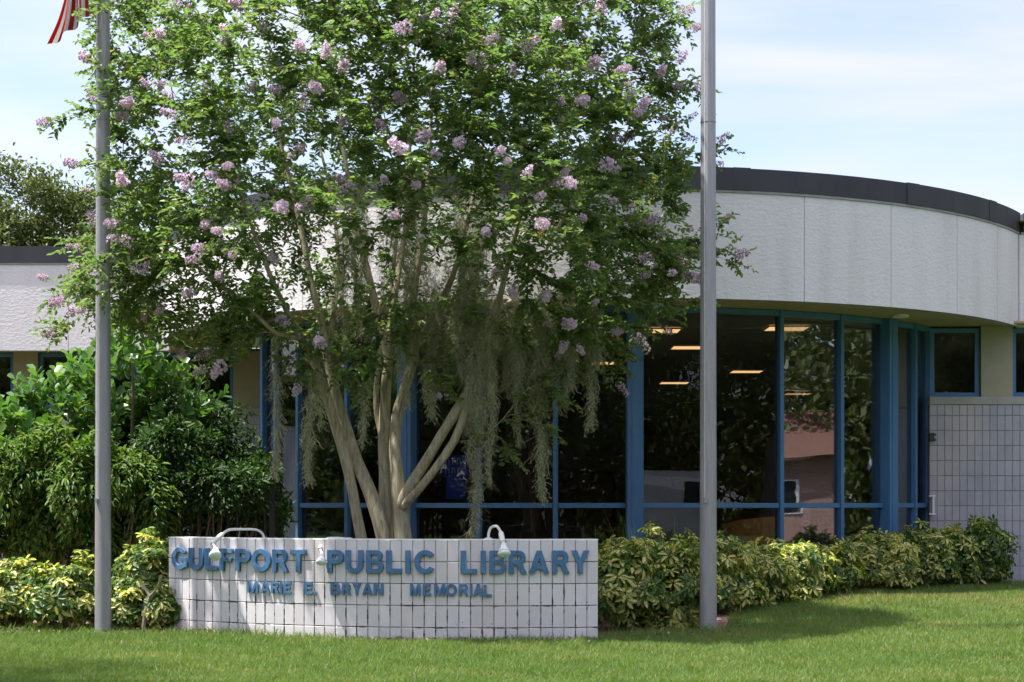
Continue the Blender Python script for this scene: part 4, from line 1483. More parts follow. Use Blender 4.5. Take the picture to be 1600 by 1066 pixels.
# ------------------------------------------------------------------ crape myrtle
YT = 17.4
def build_myrtle():
    sk = Skeleton()
    def pl(lst):
        return [(at(x, y, Y), r_) for x, y, Y, r_ in lst]
    A = sk.chain(pl([(572, 880, 17.2, .085), (564, 840, 17.2, .078), (556, 800, 17.18, .074), (549, 760, 17.16, .070), (536, 705, 17.12, .068), (521, 655, 17.08, .064), (508, 610, 17.0, .062), (492, 570, 16.95, .052), (470, 530, 16.9, .045), (450, 490, 16.85, .038), (420, 425, 16.8, .030), (392, 350, 16.75, .024), (365, 270, 16.7, .018)]))
    B = sk.chain(pl([(606, 880, 17.3, .125), (600, 840, 17.3, .112), (590, 805, 17.3, .100), (577, 768, 17.3, .088), (557, 720, 17.28, .076), (540, 665, 17.25, .070), (524, 612, 17.22, .068), (512, 565, 17.2, .056), (503, 505, 17.2, .050), (486, 440, 17.2, .042), (474, 375, 17.2, .036), (455, 290, 17.2, .028), (430, 190, 17.2, .02)]))
    C = sk.chain(pl([(600, 850, 17.42, .100), (602, 800, 17.42, .088), (602, 740, 17.44, .080), (600, 690, 17.46, .080), (601, 640, 17.5, .076), (603, 600, 17.5, .074), (606, 560, 17.52, .066), (594, 505, 17.56, .056), (578, 440, 17.6, .050), (563, 375, 17.65, .042), (548, 300, 17.7, .034), (532, 200, 17.8, .024), (520, 100, 17.9, .016)]))
    Dk = sk.chain(pl([(634, 885, 17.3, .130), (630, 840, 17.3, .115), (626, 800, 17.3, .108), (621, 750, 17.3, .096), (617, 695, 17.34, .086), (621, 645, 17.38, .078), (636, 595, 17.42, .068), (648, 545, 17.46, .060), (646, 475, 17.5, .050), (655, 400, 17.55, .044), (666, 320, 17.6, .036), (672, 220, 17.65, .026), (676, 110, 17.7, .017)]))
    E = sk.chain(pl([(634, 776, 17.24, .088), (649, 748, 17.18, .078), (670, 714, 17.1, .070), (693, 675, 17.05, .066), (717, 637, 17.0, .070), (738, 600, 16.97, .062), (754, 553, 16.95, .054), (774, 490, 16.9, .044), (792, 420, 16.85, .036), (812, 340, 16.8, .028), (832, 240, 16.75, .02)]), Dk[2])
    sk.chain(pl([(638, 782, 17.2, .062), (660, 758, 17.1, .056), (692, 716, 17.02, .053), (712, 684, 16.98, .052), (727, 645, 16.98, .055), (737, 606, 16.975, .045)]), Dk[2])
    sk.chain(pl([(616, 845, 17.6, .055), (611, 780, 17.62, .046), (606, 720, 17.64, .042), (590, 655, 17.7, .038), (588, 600, 17.75, .036), (600, 530, 17.85, .034), (612, 450, 17.95, .03), (622, 350, 18.1, .024), (640, 240, 18.3, .018)]))
    F1 = sk.chain(pl([(611, 500, 17.56, .048), (622, 430, 17.65, .042), (634, 350, 17.8, .034), (640, 250, 18.0, .024), (636, 150, 18.2, .016)]), C[6])
    F2 = sk.chain(pl([(680, 490, 17.4, .044), (708, 430, 17.35, .038), (730, 350, 17.3, .030), (748, 260, 17.3, .022), (765, 160, 17.3, .016)]), Dk[7])
    F3 = sk.chain(pl([(524, 470, 17.35, .034), (528, 400, 17.5, .028), (520, 320, 17.7, .022), (500, 230, 17.9, .016)]), B[7])
    F4 = sk.chain(pl([(800, 470, 17.1, .034), (835, 420, 17.15, .028), (875, 350, 17.2, .022), (915, 270, 17.3, .016)]), E[7])
    F5 = sk.chain(pl([(720, 510, 17.7, .034), (765, 450, 17.9, .03), (800, 380, 18.1, .024), (840, 300, 18.3, .018)]), F2[0])
    F6 = sk.chain(pl([(430, 520, 16.7, .030), (385, 480, 16.55, .025), (335, 440, 16.5, .02), (290, 400, 16.5, .015)]), A[8])
    start = len(sk.p)
    cand_ids = np.array([i for i in range(start) if sk.p[i].z > 2.6])

    env = [(165, -60), (140, 60), (165, 150), (185, 250), (175, 330), (130, 390), (110, 470), (190, 498), (280, 525), (340, 555), (420, 535), (500, 520), (560, 535), (640, 535), (760, 545), (900, 550), (1000, 530), (1050, 470), (1075, 400), (1050, 300), (1065, 200), (1050, 80), (1040, -40), (900, -190), (650, -260), (400, -220), (240, -140)]
    want = 1330
    T = []
    while len(T) < want:
        x = RNG.uniform(70, 1160); y = RNG.uniform(-260, 560)
        s = float(poly_sdf(np.array([x]), np.array([y]), env)[0])
        if s <= 3:
            continue
        m_ = s / 155.0
        half = min(2.2, 1.25 * math.sqrt(m_) * (1 + .5 * m_))
        v = RNG.uniform(-1, 1)
        if abs(v) < RNG.uniform(0, .75):       # more of it toward the outside
            v = math.copysign(RNG.uniform(.45, 1), v)
        # sparse pocket where the limbs show
        if 425 < x < 560 and 340 < y < 510 and RNG.random() < .78:
            continue
        if 560 <= x < 800 and 300 < y < 540 and RNG.random() < .62:
            continue
        if x < 560 and y < 380 and RNG.random() < .22:
            continue
        if y < -60 and RNG.random() < .4:
            continue
        Yd = YT + v * half
        T.append(at(x, y, Yd))
    # sprays that reach out of the crown, and low water shoots
    extra = [(105, 183, 17.0), (150, 172, 16.9), (150, 256, 16.9), (95, 512, 16.8), (115, 505, 16.7), (95, 460, 16.9), (120, 455, 17.2), (120, 380, 17.0), (135, 430, 16.3), (165, 455, 16.3),
             (1112, 238, 17.3), (1085, 240, 17.2), (1135, 408, 17.3), (1105, 395, 17.3), (1120, 355, 17.4), (1085, 150, 17.2), (1065, 30, 17.2), (1075, 470, 17.2),
             (870, 620, 16.9), (850, 665, 16.85), (810, 625, 16.9), (845, 600, 16.9), (880, 580, 17), (785, 700, 16.95), (700, 575, 16.9), (680, 555, 17.), (545, 540, 16.8), (520, 575, 16.7), (560, 600, 16.9), (470, 575, 16.7), (575, 555, 16.8), (960, 560, 17.1), (975, 545, 17.0), (455, 560, 16.8), (500, 545, 16.8), (535, 575, 16.75), (600, 525, 17), (625, 540, 16.9), (700, 600, 16.9), (485, 525, 16.8), (430, 500, 16.7), (400, 520, 16.6), (360, 540, 16.6), (330, 575, 16.7), (290, 540, 16.8),
             (160, 20, 16.25), (172, 165, 16.3), (178, 260, 16.3), (165, 400, 16.25), (175, 310, 16.3), (160, 110, 16.3)]
    ex_ids = len(T)
    T += [at(*e) for e in extra]
    low_first = [i for i in range(start) if sk.p[i].z < 2.15]
    ends = sk.grow(T, 0, step=.2, up=.6, jit=.018)
    sk.r = [q * .75 for q in sk.r]
    sk.radii(tip=.0024, power=2.25, cap=.045)
    z0 = float(gz(-1.2, 17.3))
    tree = thing('crape_myrtle', 'multi trunked crape myrtle with lilac blossom behind the sign', 'tree', (-1.25, 17.3, z0))
    O = np.array(tree.location)
    V, F = sk.mesh_arrays(flute=.10)
    obj_np('trunk', V - O, F, M['bark'], tree, smooth=True)

    # leafy shoots at the twig ends and along the last nodes
    arrs = []
    shoots_v, shoots_f = [], []
    tips = []
    cen = np.array(at(600, 330, YT))
    P_all, D_all, N_all, L_all = [], [], [], []
    src = []
    for e in ends:
        src.append((e, 5))
        p1 = sk.par[e]
        src.append((p1, 2))
        if p1 >= start:
            p2 = sk.par[p1]
            if p2 >= start and RNG.random() < .8:
                src.append((p2, 1))
    for nd, cnt in src:
        p = np.array(sk.p[nd]); d = np.array(sk.dir[nd])
        out = nrm((p - cen) * np.array([1, 1, .6]))
        for s in range(cnt):
            dr = nrm(d * .8 + out * .55 + np.array([0, 0, .15]) + RNG.normal(size=3) * .62)
            L = RNG.uniform(.14, .34)
            nseg = 4
            pts = []
            q = p.copy()
            dd = dr.copy()
            for k in range(nseg + 1):
                pts.append(q.copy())
                dd = nrm(dd + np.array([0, 0, -.10 + .04 * RNG.normal()]) + RNG.normal(size=3) * .08)
                q = q + dd * L / nseg
            v, f = tube_arrays([Vector(a) for a in pts], [.0022, .002, .0018, .0015, .001], 3)
            off = len(shoots_v)
            shoots_v += v
            shoots_f += [tuple(off + i for i in g) for g in f]
            nl = int(L / .022)
            sidev = nrm(np.cross(dr, np.array([0, 0, 1.0]) + RNG.normal(size=3) * .2))
            for k in range(nl):
                u = (k + .7) / nl * nseg
                i0 = min(int(u), nseg - 1)
                bp = pts[i0] + (pts[i0 + 1] - pts[i0]) * (u - i0)
                sgn = 1 if k % 2 else -1
                ld = sidev * sgn * .9 + dr * .45 + np.array([0, 0, -.12]) + RNG.normal(size=3) * .28
                P_all.append(bp); D_all.append(ld)
                N_all.append(np.array([0, 0, 1.0]) + RNG.normal(size=3) * .45)
                L_all.append(RNG.uniform(.050, .080))
            tips.append((pts[-1], dd, out, nd))
    P_all = np.array(P_all); D_all = np.array(D_all); N_all = np.array(N_all); L_all = np.array(L_all)
    n = len(P_all)
    rn = np.clip(RNG.beta(2.2, 2.2, n), 0, .93)
    old = RNG.random(n) < .035
    rn[old] = RNG.uniform(.94, 1, old.sum())
    arr = leaf_arrays(P_all - O, D_all, N_all, L_all, L_all * RNG.uniform(.5, .62, n), w1=1.0, w2=.72, fold=.22, droop=.15, rnd=rn)
    leaves_obj('foliage', arr, M['myrtle_leaf'], tree)
    o = obj_np('twigs', np.array(shoots_v) - O, np.array(shoots_f), M['bark'], tree)
    o['kind'] = 'stuff'

    # blossom panicles
    variants = []
    for k in range(5):
        nf = 95
        ln = .13 + .02 * k
        u = RNG.random(nf)
        rad = .062 * (1 - .62 * u) * (.45 + .55 * RNG.random(nf) ** .5)
        th = RNG.random(nf) * 2 * PI
        P = np.stack([rad * np.cos(th), rad * np.sin(th), u * ln], -1)
        P += RNG.normal(size=P.shape) * .006
        Nn = nrm(P * np.array([1, 1, .3]) + np.array([0, 0, .15]) + rvec(nf) * .02)
        parts = []
        for rep in range(3):
            D = nrm(np.cross(Nn, rvec(nf)))
            parts.append(leaf_arrays(P - D * .004, D, Nn + rvec(nf) * .6, RNG.uniform(.014, .024, nf), RNG.uniform(.014, .022, nf), w1=.9, w2=1.1, fold=.3, droop=-.2))
        V, F, a, b_ = cat_leaves(parts)
        variants.append(np_mesh('blossom', V, F, M['blossom'], attrs={'rnd': a, 'mid': b_}))
    spent_m = []
    for k in range(2):
        nf = 40
        u = RNG.random(nf)
        rad = .05 * (1 - .5 * u) * RNG.random(nf) ** .5
        th = RNG.random(nf) * 2 * PI
        P = np.stack([rad * np.cos(th), rad * np.sin(th), u * .13], -1)
        V, F, a, b_ = leaf_arrays(P, rvec(nf), rvec(nf), .012, .011, fold=.4)
        spent_m.append(np_mesh('seed_head', V, F, M['spent'], attrs={'rnd': a, 'mid': b_}))
    known = [(545, 108), (752, 104), (778, 60), (710, 30), (808, 86), (636, 163), (592, 163), (622, 227), (718, 224), (786, 230), (540, 278), (486, 128), (440, 135), (887, 288), (852, 352), (924, 104), (914, 163), (1052, 100), (1068, 12), (1008, 178), (950, 258), (972, 228), (475, 222), (442, 273), (357, 294), (425, 412), (310, 385), (230, 420), (192, 440), (165, 435), (78, 515), (103, 480), (285, 555), (360, 578), (330, 550), (440, 508), (500, 528), (880, 518), (855, 468), (793, 463), (712, 540), (1004, 405), (1085, 445), (1060, 440), (990, 525), (160, 95), (200, 185), (195, 160), (165, 10), (355, 60), (250, 60), (375, 20), (360, 210), (285, 190), (245, 250), (123, 256), (78, 190), (190, 290), (300, 275), (1118, 228), (1152, 405), (1085, 130), (180, 350), (150, 355), (205, 375), (660, 210), (1045, 218), (930, 20), (640, 42), (520, 85), (318, 355), (430, 322), (1015, 350), (990, 355), (1060, 212), (700, 112), (480, 72)]
    env2 = env
    blooms = []
    tarr = np.array([t_[0] for t_ in tips])
    tpx = 800 + FPX * tarr[:, 0] / tarr[:, 1]
    tpy = 788 - FPX * (tarr[:, 2] - EYE) / tarr[:, 1]
    for x, y in known:
        sc = np.hypot(tpx - x, tpy - y) + (tarr[:, 1] - 15.5) * 9
        i = int(np.argmin(sc))
        blooms.append(tips[i])
    rest = [t_ for t_ in tips if np.linalg.norm((t_[0] - cen) / np.array([3.3, 2.2, 2.4])) > .80 and t_[0][1] < 17.9]
    RNG.shuffle(rest) if False else None
    for i in RNG.permutation(len(rest))[:230]:
        blooms.append(rest[i])
    for k, (p, d, out, nd) in enumerate(blooms):
        dv = Vector(nrm(d + out * .4 + np.array([0, 0, .45])))
        rot = dv.to_track_quat('Z', 'Y').to_euler()
        s = random.uniform(.8, 1.12) if k < len(known) else random.uniform(.5, .85)
        place('blossom', variants[k % 5], Vector(p - O) - dv * .01, 0, tree, rot=rot, scale=s)
    for i in RNG.permutation(len(tips))[:90]:
        p, d, out, nd = tips[i]
        dv = Vector(nrm(d + np.array([0, 0, .5])))
        so_ = place('seed_head', spent_m[i % 2], Vector(p - O), 0, tree, rot=dv.to_track_quat('Z', 'Y').to_euler(), scale=random.uniform(.8, 1.2))
        so_['kind'] = 'stuff'
    return sk
SK = build_myrtle()

# ------------------------------------------------------------------ Spanish moss
def moss_arrays(length, width, n, curl=1.0):
    """hanging curly threads: origin at the top, tapering toward the bottom"""
    Vs, Fs, Rn = [], [], []
    k0 = 0
    steps_len = .022
    lob = RNG.random(4) * 6
    for s in range(int(n * 2.4)):
        u0 = RNG.random() ** .85 * .97
        L = RNG.uniform(.05, .17)
        ns = max(5, int(L / .012))
        prof = width * (.5 + 1.3 * u0) if u0 < .3 else width * max(.16, .92 - .80 * (u0 - .3) / .7)
        prof *= 1 + .35 * math.sin(u0 * length * 17 + lob[0]) + .2 * math.sin(u0 * length * 41 + lob[1])
        a = RNG.random() * 2 * PI
        rr = prof * RNG.random() ** .55 * .5
        sway = .10 * width * math.sin(u0 * length * 6 + lob[2])
        p = np.array([rr * math.cos(a) + sway, rr * .7 * math.sin(a), -u0 * length + .03])
        ph = RNG.random(2) * 2 * PI
        fr = RNG.uniform(45, 130, 2)
        tt = np.linspace(0, L, ns + 1)
        am = .009 * curl * RNG.uniform(.4, 1.7)
        drift = RNG.normal(size=2) * .30
        x = p[0] + am * np.sin(fr[0] * tt + ph[0]) + drift[0] * tt
        y = p[1] + am * np.sin(fr[1] * tt + ph[1]) + drift[1] * tt
        z = p[2] - tt * RNG.uniform(.6, 1)
        line = np.stack([x, y, z], -1)
        sd = nrm(RNG.normal(size=3))
        w = RNG.uniform(.0013, .0026)
        v = np.concatenate([line - sd * w, line + sd * w])
        m_ = ns + 1
        i = np.arange(ns)
        f = np.stack([i, i + 1, i + 1 + m_, i + m_], -1) + k0
        Vs.append(v); Fs.append(f); Rn.append(np.full(2 * m_, RNG.random()))
        k0 += 2 * m_
    return np.concatenate(Vs), np.concatenate(Fs), np.concatenate(Rn)

G_MOSS = 'Spanish moss hanging in the crape myrtle'
MOSS = [
    (437, 545, 742, 22, 16.8, 210, 'long thin tuft of Spanish moss farthest left below the crown'),
    (481, 618, 748, 30, 16.7, 260, 'stubby grey tuft of Spanish moss left of the slanting trunks'),
    (500, 560, 660, 20, 16.85, 120, 'small moss tuft clinging to the leftmost slanting trunk'),
    (577, 600, 690, 22, 17.0, 120, 'small moss tuft between the slanting trunks and the middle trunk'),
    (740, 590, 834, 34, 16.75, 420, 'longest Spanish moss strand reaching down to the top of the sign'),
    (845, 665, 772, 26, 16.75, 230, 'short moss tuft dangling below the low leafy spray'),
    (918, 530, 664, 24, 17.0, 210, 'thin moss strand hanging alone in front of the middle blue column pane'),
    (663, 560, 645, 36, 16.95, 200, 'ragged moss tuft just right of the middle trunk'),
    (892, 500, 600, 46, 17.0, 260, 'short moss fringe at the lower right of the crown'),
    (938, 470, 565, 50, 17.05, 260, 'pale moss fringe farthest right under the crown'),
]
CURT = [(655, 420, 640, 64, 17.0, 420), (628, 330, 560, 66, 17.25, 380), (580, 300, 480, 56, 17.4, 300), (700, 320, 520, 70, 17.1, 380), (735, 430, 640, 56, 16.95, 420),
        (768, 400, 700, 74, 16.9, 620), (803, 440, 660, 76, 16.95, 560), (832, 470, 640, 62, 16.95, 420), (862, 420, 610, 70, 17.1, 420), (760, 280, 450, 84, 17.3, 380),
        (566, 360, 480, 44, 17.2, 220), (690, 400, 560, 60, 17.4, 320), (640, 250, 400, 60, 17.3, 260), (540, 420, 520, 40, 17.1, 180)]
def build_moss():
    items = MOSS + [c_ + ('curtain of grey green Spanish moss massed under the middle of the crown',) for c_ in CURT]
    nodes = np.array([tuple(p) for p in SK.p])
    for x, y0, y1, w, Y, n, lab in items:
        top = np.array(at(x, y0, Y))
        # hang it from the nearest branch
        i = int(np.argmin(((nodes - top) ** 2 * np.array([2.0, .5, 1.0])).sum(1)))
        q = nodes[i]
        dxy = q[:2] - top[:2]
        s = min(1, .12 / max(1e-6, abs(dxy[0])))
        top2 = np.array([top[0] + dxy[0] * s * .5, q[1], top[2]])
        L = (y1 - y0) / FPX * Y
        wm = w / FPX * Y * .95
        if lab[0] != 'c':
            V, F, rn = moss_arrays(L + .05, wm, n)
        else:
            Vq, Fq, Rq, k0 = [], [], [], 0
            for q_ in range(5):
                a_, b_, c_ = moss_arrays((L + .05) * RNG.uniform(.45, 1.12), wm * RNG.uniform(.3, .62), int(n * .42))
                a_ = a_ + np.array([wm * RNG.uniform(-.5, .5), wm * RNG.uniform(-.3, .3), -L * RNG.uniform(0, .15)])
                Vq.append(a_); Fq.append(b_ + k0); Rq.append(c_); k0 += len(a_)
            V, F, rn = np.concatenate(Vq), np.concatenate(Fq), np.concatenate(Rq)
        # a short hanging thread up to the branch
        o = obj_np('spanish_moss', V, F, M['moss'], None, attrs={'rnd': rn, 'mid': rn})
        o.location = Vector(top2)
        tag(o, lab, 'moss', G_MOSS)
        if q[2] > top2[2] + .03:
            seg = np.array([[0, 0, 0], [(q[0] - top2[0]), 0, q[2] - top2[2]]])
            k = 24
            Vt, Ft, rt = moss_arrays(float(q[2] - top2[2]) + .1, .03, 26)
            Vt = Vt + np.array([0, 0, float(q[2] - top2[2]) + .02])
            Vt[:, 0] += (q[0] - top2[0]) * np.clip(Vt[:, 2] / max(.05, q[2] - top2[2]), 0, 1)
            o2 = obj_np('strand', Vt, Ft, M['moss'], o, attrs={'rnd': rt, 'mid': rt})
            o2['kind'] = 'stuff'
build_moss()

# ------------------------------------------------------------------ shrubs
def ell_points(n, c, r, shell=.55, lump=.15, seed=0, zmin=None, front=None):
    u = rvec(n)
    u[:, 2] = np.where(u[:, 2] < -.8, -u[:, 2], u[:, 2])
    f = 1 + lump * (np.sin(u[:, 0] * 5 + seed) * np.sin(u[:, 1] * 4 + seed * 2) + np.sin(u[:, 2] * 6 + seed * 3) * .6)
    rad = (shell + (1 - shell) * RNG.random(n) ** .55) * f
    P = np.array(c) + u * np.array(r) * rad[:, None]
    return P, u

# variegated schefflera : whorls of leaflets
def whorl_arrays(n_leaf, L, tone):
    a = np.arange(n_leaf) * 2 * PI / n_leaf + RNG.random() * 2
    el = RNG.uniform(-.55, .45, n_leaf)
    D = np.stack([np.cos(a) * np.cos(el), np.sin(a) * np.cos(el), np.sin(el)], -1)
    P = D * .012
    N = np.tile(np.array([[0, 0, 1.0]]), (n_leaf, 1)) + rvec(n_leaf) * .35
    LL = L * RNG.uniform(.65, 1.15, n_leaf)
    return leaf_arrays(P, D, N, LL, LL * .46, w1=.78, w2=1.0, fold=.14, droop=.38, rnd=np.clip(tone + RNG.normal(size=n_leaf) * .16, 0, 1), p1=.35, p2=.75)
WHORLS = []
for k in range(8):
    V, F, a, b_ = whorl_arrays(random.choice([6, 7, 8]), .085, .15 + .7 * k / 7)
    WHORLS.append(np_mesh('leaf_whorl', V, F, M['schefflera'], attrs={'rnd': a, 'mid': b_}))

def schefflera(x, y, rx, ry, h, label, yellow=.65, n_part=60, n_stuff=330, bare=0.0):
    z = float(gz(x, y)) + .012
    t = thing('variegated_shrub', label, 'shrub', (x, y, z), 0, 'variegated shrubs in the planting beds')
    sd = random.random() * 9
    st = MB()
    for k in range(9):
        a = RNG.random() * 2 * PI
        q = Vector((math.cos(a) * rx * .6 * RNG.random() ** .5, math.sin(a) * ry * .6 * RNG.random() ** .5, h * RNG.uniform(.55, .85)))
        st.tube([Vector((q.x * .25, q.y * .25, -.02)), Vector((q.x * .5, q.y * .5, q.z * .5)) + Vector((RNG.normal() * .02, RNG.normal() * .02, 0)), q], [.014, .010, .005], 6)
    st.obj('stems', M['stem'], t)
    parts = []
    def rand_whorls(n, shell):
        P, u = ell_points(n, (0, 0, h * .44), (rx * 1.04, ry * 1.04, h * .47), shell=shell, lump=.24, seed=sd)
        P[:, 2] = np.clip(P[:, 2], .04, None)
        if bare:
            keep = (P[:, 2] > h * bare) | (RNG.random(n) < .25)
            P, u = P[keep], u[keep]
        return P, u
    P, u = rand_whorls(n_stuff, .62)
    for p, uu in zip(P, u):
        w = whorl_arrays(7, .09 * RNG.uniform(.7, 1.1), (.38 + .6 * RNG.random()) if RNG.random() < yellow else .3 * RNG.random())
        axis = Vector(nrm(uu * np.array([.9, .9, .5]) + np.array([0, 0, .75]) + RNG.normal(size=3) * .3))
        mt = np.array(axis.to_track_quat('Z', 'Y').to_matrix())
        parts.append((w[0] @ mt.T + p, w[1], w[2], w[3]))
    sp = P[P[:, 2] > h * .7]
    for q in sp[RNG.permutation(len(sp))[:12]]:
        q = q + np.array([0, 0, h * RNG.uniform(.05, .16)])
        for w_ in range(3):
            w = whorl_arrays(7, .08 * RNG.uniform(.6, 1.1), RNG.random())
            axis = Vector(nrm(np.array([0, 0, 1.0]) + RNG.normal(size=3) * .45))
            mt = np.array(axis.to_track_quat('Z', 'Y').to_matrix())
            parts.append((w[0] @ mt.T + q + RNG.normal(size=3) * .025, w[1], w[2], w[3]))
    leaves_obj('foliage', cat_leaves(parts), M['schefflera'], t)
    P, u = rand_whorls(n_part * 3, .95)
    front = np.argsort(u[:, 1] - .25 * u[:, 2])[:n_part]       # those toward the lawn
    for i in front:
        axis = Vector(nrm(u[i] * np.array([1, 1, .6]) + np.array([0, 0, .6]) + RNG.normal(size=3) * .3))
        k = random.randint(3, 7) if random.random() < yellow else random.randint(0, 2)
        rot = (axis.to_track_quat('Z', 'Y') @ Matrix.Rotation(random.random() * 6, 3, 'Z').to_quaternion()).to_euler()
        place('leaf_whorl', WHORLS[k], Vector(P[i]), 0, t, rot=rot, scale=random.uniform(.75, 1.2))
    return t

SHRUBS = [
    (-4.95, 17.05, .50, .40, .62, 'yellow variegated shrub at the far left edge of the bed', .42),
    (-4.35, 16.95, .42, .40, .62, 'yellow variegated shrub left of the flag bearing pole', .38),
    (-3.62, 17.4, .38, .40, .82, 'leggy variegated shrub between the left pole and the sign', .3),
    (-3.42, 17.0, .22, .24, .42, 'low variegated shrub tucked against the left end of the sign', .5),
    (-3.76, 16.95, .17, .2, .36, 'small variegated shrub at the foot of the left flagpole', .5),
    (1.08, 16.85, .42, .42, .86, 'tall variegated shrub touching the right end of the sign', .62),
    (1.58, 17.05, .42, .42, .84, 'dense variegated shrub in front of the right flagpole', .62),
    (1.35, 17.75, .60, .45, .88, 'bushy variegated shrub behind the first shrubs right of the sign', .7),
    (2.15, 18.55, .46, .45, .80, 'variegated shrub directly behind the right flagpole', .75),
    (2.72, 19.45, .48, .45, .70, 'variegated shrub next after the right flagpole in the row', .72),
    (3.25, 20.2, .46, .42, .68, 'low variegated shrub midway along the glass front', .7),
    (3.80, 20.85, .42, .40, .58, 'lowest variegated shrub in front of the white pipe', .6),
    (4.55, 21.45, .46, .40, .70, 'yellowish variegated shrub just right of the white pipe', .85),
    (5.15, 21.95, .48, .40, .72, 'large yellowish variegated shrub under the thick right column', .6),
    (5.62, 22.3, .44, .38, .74, 'greener shrub in front of the white block wall', .3),
    (6.12, 22.45, .34, .32, .88, 'dark green shrub at the right end of the row', .15),
]
for x, y, rx, ry, h_, lab, yel in SHRUBS:
    schefflera(x, y, rx, ry, h_, lab, yel, bare=.4 if 'leggy' in lab else 0)

# bare woody stem of the leggy shrub
MB().tube([(-3.57, 16.72, .0), (-3.55, 16.72, .2), (-3.51, 16.74, .36), (-3.62, 16.8, .52)], [.022, .019, .016, .008], 8).obj('dead_stem', M['stem'])
tag(bpy.data.objects['dead_stem'], 'bare forked grey stem standing between left pole and sign', 'stem')
MB().tube([(-3.51, 16.74, .36), (-3.45, 16.74, .42), (-3.42, 16.76, .50)], [.013, .010, .005], 8).obj('fork', M['stem'], bpy.data.objects['dead_stem'])

def leafy_mass(name, label, cat, loc, blobs, n, L, wr, mat, out_w=.7, droop=.2, stems=True, w1=1.0, w2=.72, hang=0.0, fold=.2, group=None, shell=.55, lump=.16):
    t = thing(name, label, cat, loc, 0, group)
    O = np.array(loc)
    tot = sum(b_[3] * b_[4] * b_[5] for b_ in blobs) if False else sum((b_[3] * b_[5] + b_[3] * b_[4]) for b_ in blobs)
    Ps, Us = [], []
    for k, (x, y, z, rx, ry, rz) in enumerate(blobs):
        m_ = int(n * (rx * rz + rx * ry) / tot)
        P, u = ell_points(m_, (x, y, z), (rx, ry, rz), shell=shell, lump=lump, seed=k * 1.7 + len(name))
        Ps.append(P); Us.append(u)
    P = np.concatenate(Ps); u = np.concatenate(Us)
    keep = P[:, 2] > gz(P[:, 0], P[:, 1]) + .03
    P, u = P[keep], u[keep]
    m_ = len(P)
    D = nrm(u * out_w + rvec(m_) * .75 + np.array([0, 0, .1 - hang]))
    N = nrm(u * .5 + np.array([0, -.1, .8]) + rvec(m_) * .5)
    LL = L * RNG.uniform(.7, 1.25, m_)
    arr = leaf_arrays(P - O, D, N, LL, LL * wr, w1=w1, w2=w2, fold=fold, droop=droop)
    leaves_obj('foliage', arr, mat, t)
    if stems:
        st = MB()
        for k in range(26):
            b_ = random.choice(blobs)
            q = Vector((b_[0] + random.uniform(-.7, .7) * b_[3], b_[1] + random.uniform(-.6, .6) * b_[4], b_[2] + random.uniform(-.2, .6) * b_[5]))
            g = Vector((q.x * .7 + loc[0] * .3, q.y * .7 + loc[1] * .3, float(gz(q.x, q.y))))
            mid = (q + g) / 2 + Vector((random.uniform(-.08, .08), random.uniform(-.08, .08), 0))
            st.tube([g - Vector(loc), mid - Vector(loc), q - Vector(loc)], [.016, .011, .004], 6)
        st.obj('stems', M['stem'], t)
    return t

# fence carrying the vine
def build_fence():
    x0, x1, y = -7.0, -2.75, 19.6
    z = float(gz(-4, y))
    t = thing('picket_fence', 'black metal picket fence under the green vine at the left', 'fence', ((x0 + x1) / 2, y, z))
    pk = MB().box(-.011, .011, -.011, .011, .03, 1.5).mesh('picket', M['black_iron'])
    n = int((x1 - x0) / .105)
    for k in range(n + 1):
        place('picket', pk, (x0 + k * .105 - t.location.x, 0, 0), 0, t)
    for zz in (.18, 1.36):
        MB().box(x0 - t.location.x, x1 - t.location.x, -.0185, .0185, zz, zz + .035).obj('rail', M['black_iron'], t)
    po = MB().box(-.03, .03, -.035, .035, -.05, 1.62).mesh('post', M['black_iron'])
    for xx in (x0 + .05, -4.9, x1 + .03):
        place('post', po, (xx - t.location.x, 0.002, 0), 0, t)
build_fence()

leafy_mass('vine_hedge', 'bright green vine tumbling over the fence at the far left', 'vine', (-5.0, 19.5, .1),
           [(-6.3, 19.3, 1.50, .8, .45, .55), (-5.75, 19.2, 1.45, .45, .5, .52), (-5.2, 19.25, 1.58, .5, .45, .45), (-4.75, 19.2, 1.35, .45, .48, .62), (-4.3, 19.3, 1.5, .35, .36, .42), (-4.02, 19.3, 1.15, .28, .3, .5), (-5.25, 19.1, .95, .35, .2, .5), (-6.0, 19.15, 1.0, .45, .25, .5), (-4.6, 19.15, .85, .25, .2, .42), (-6.6, 19.1, .9, .3, .2, .4)],
           30000, .09, .34, M['vine_leaf'], hang=.75, droop=.3, lump=.28, shell=.4)
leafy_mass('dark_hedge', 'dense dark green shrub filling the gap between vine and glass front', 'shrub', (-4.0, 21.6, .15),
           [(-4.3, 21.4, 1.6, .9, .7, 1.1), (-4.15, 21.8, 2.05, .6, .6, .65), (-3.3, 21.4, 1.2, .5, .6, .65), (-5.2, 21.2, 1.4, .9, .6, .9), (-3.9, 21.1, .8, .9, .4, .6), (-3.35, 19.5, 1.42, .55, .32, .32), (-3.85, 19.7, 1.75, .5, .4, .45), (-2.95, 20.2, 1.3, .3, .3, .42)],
           34000, .085, .42, M['dark_leaf'], hang=.3, lump=.25)

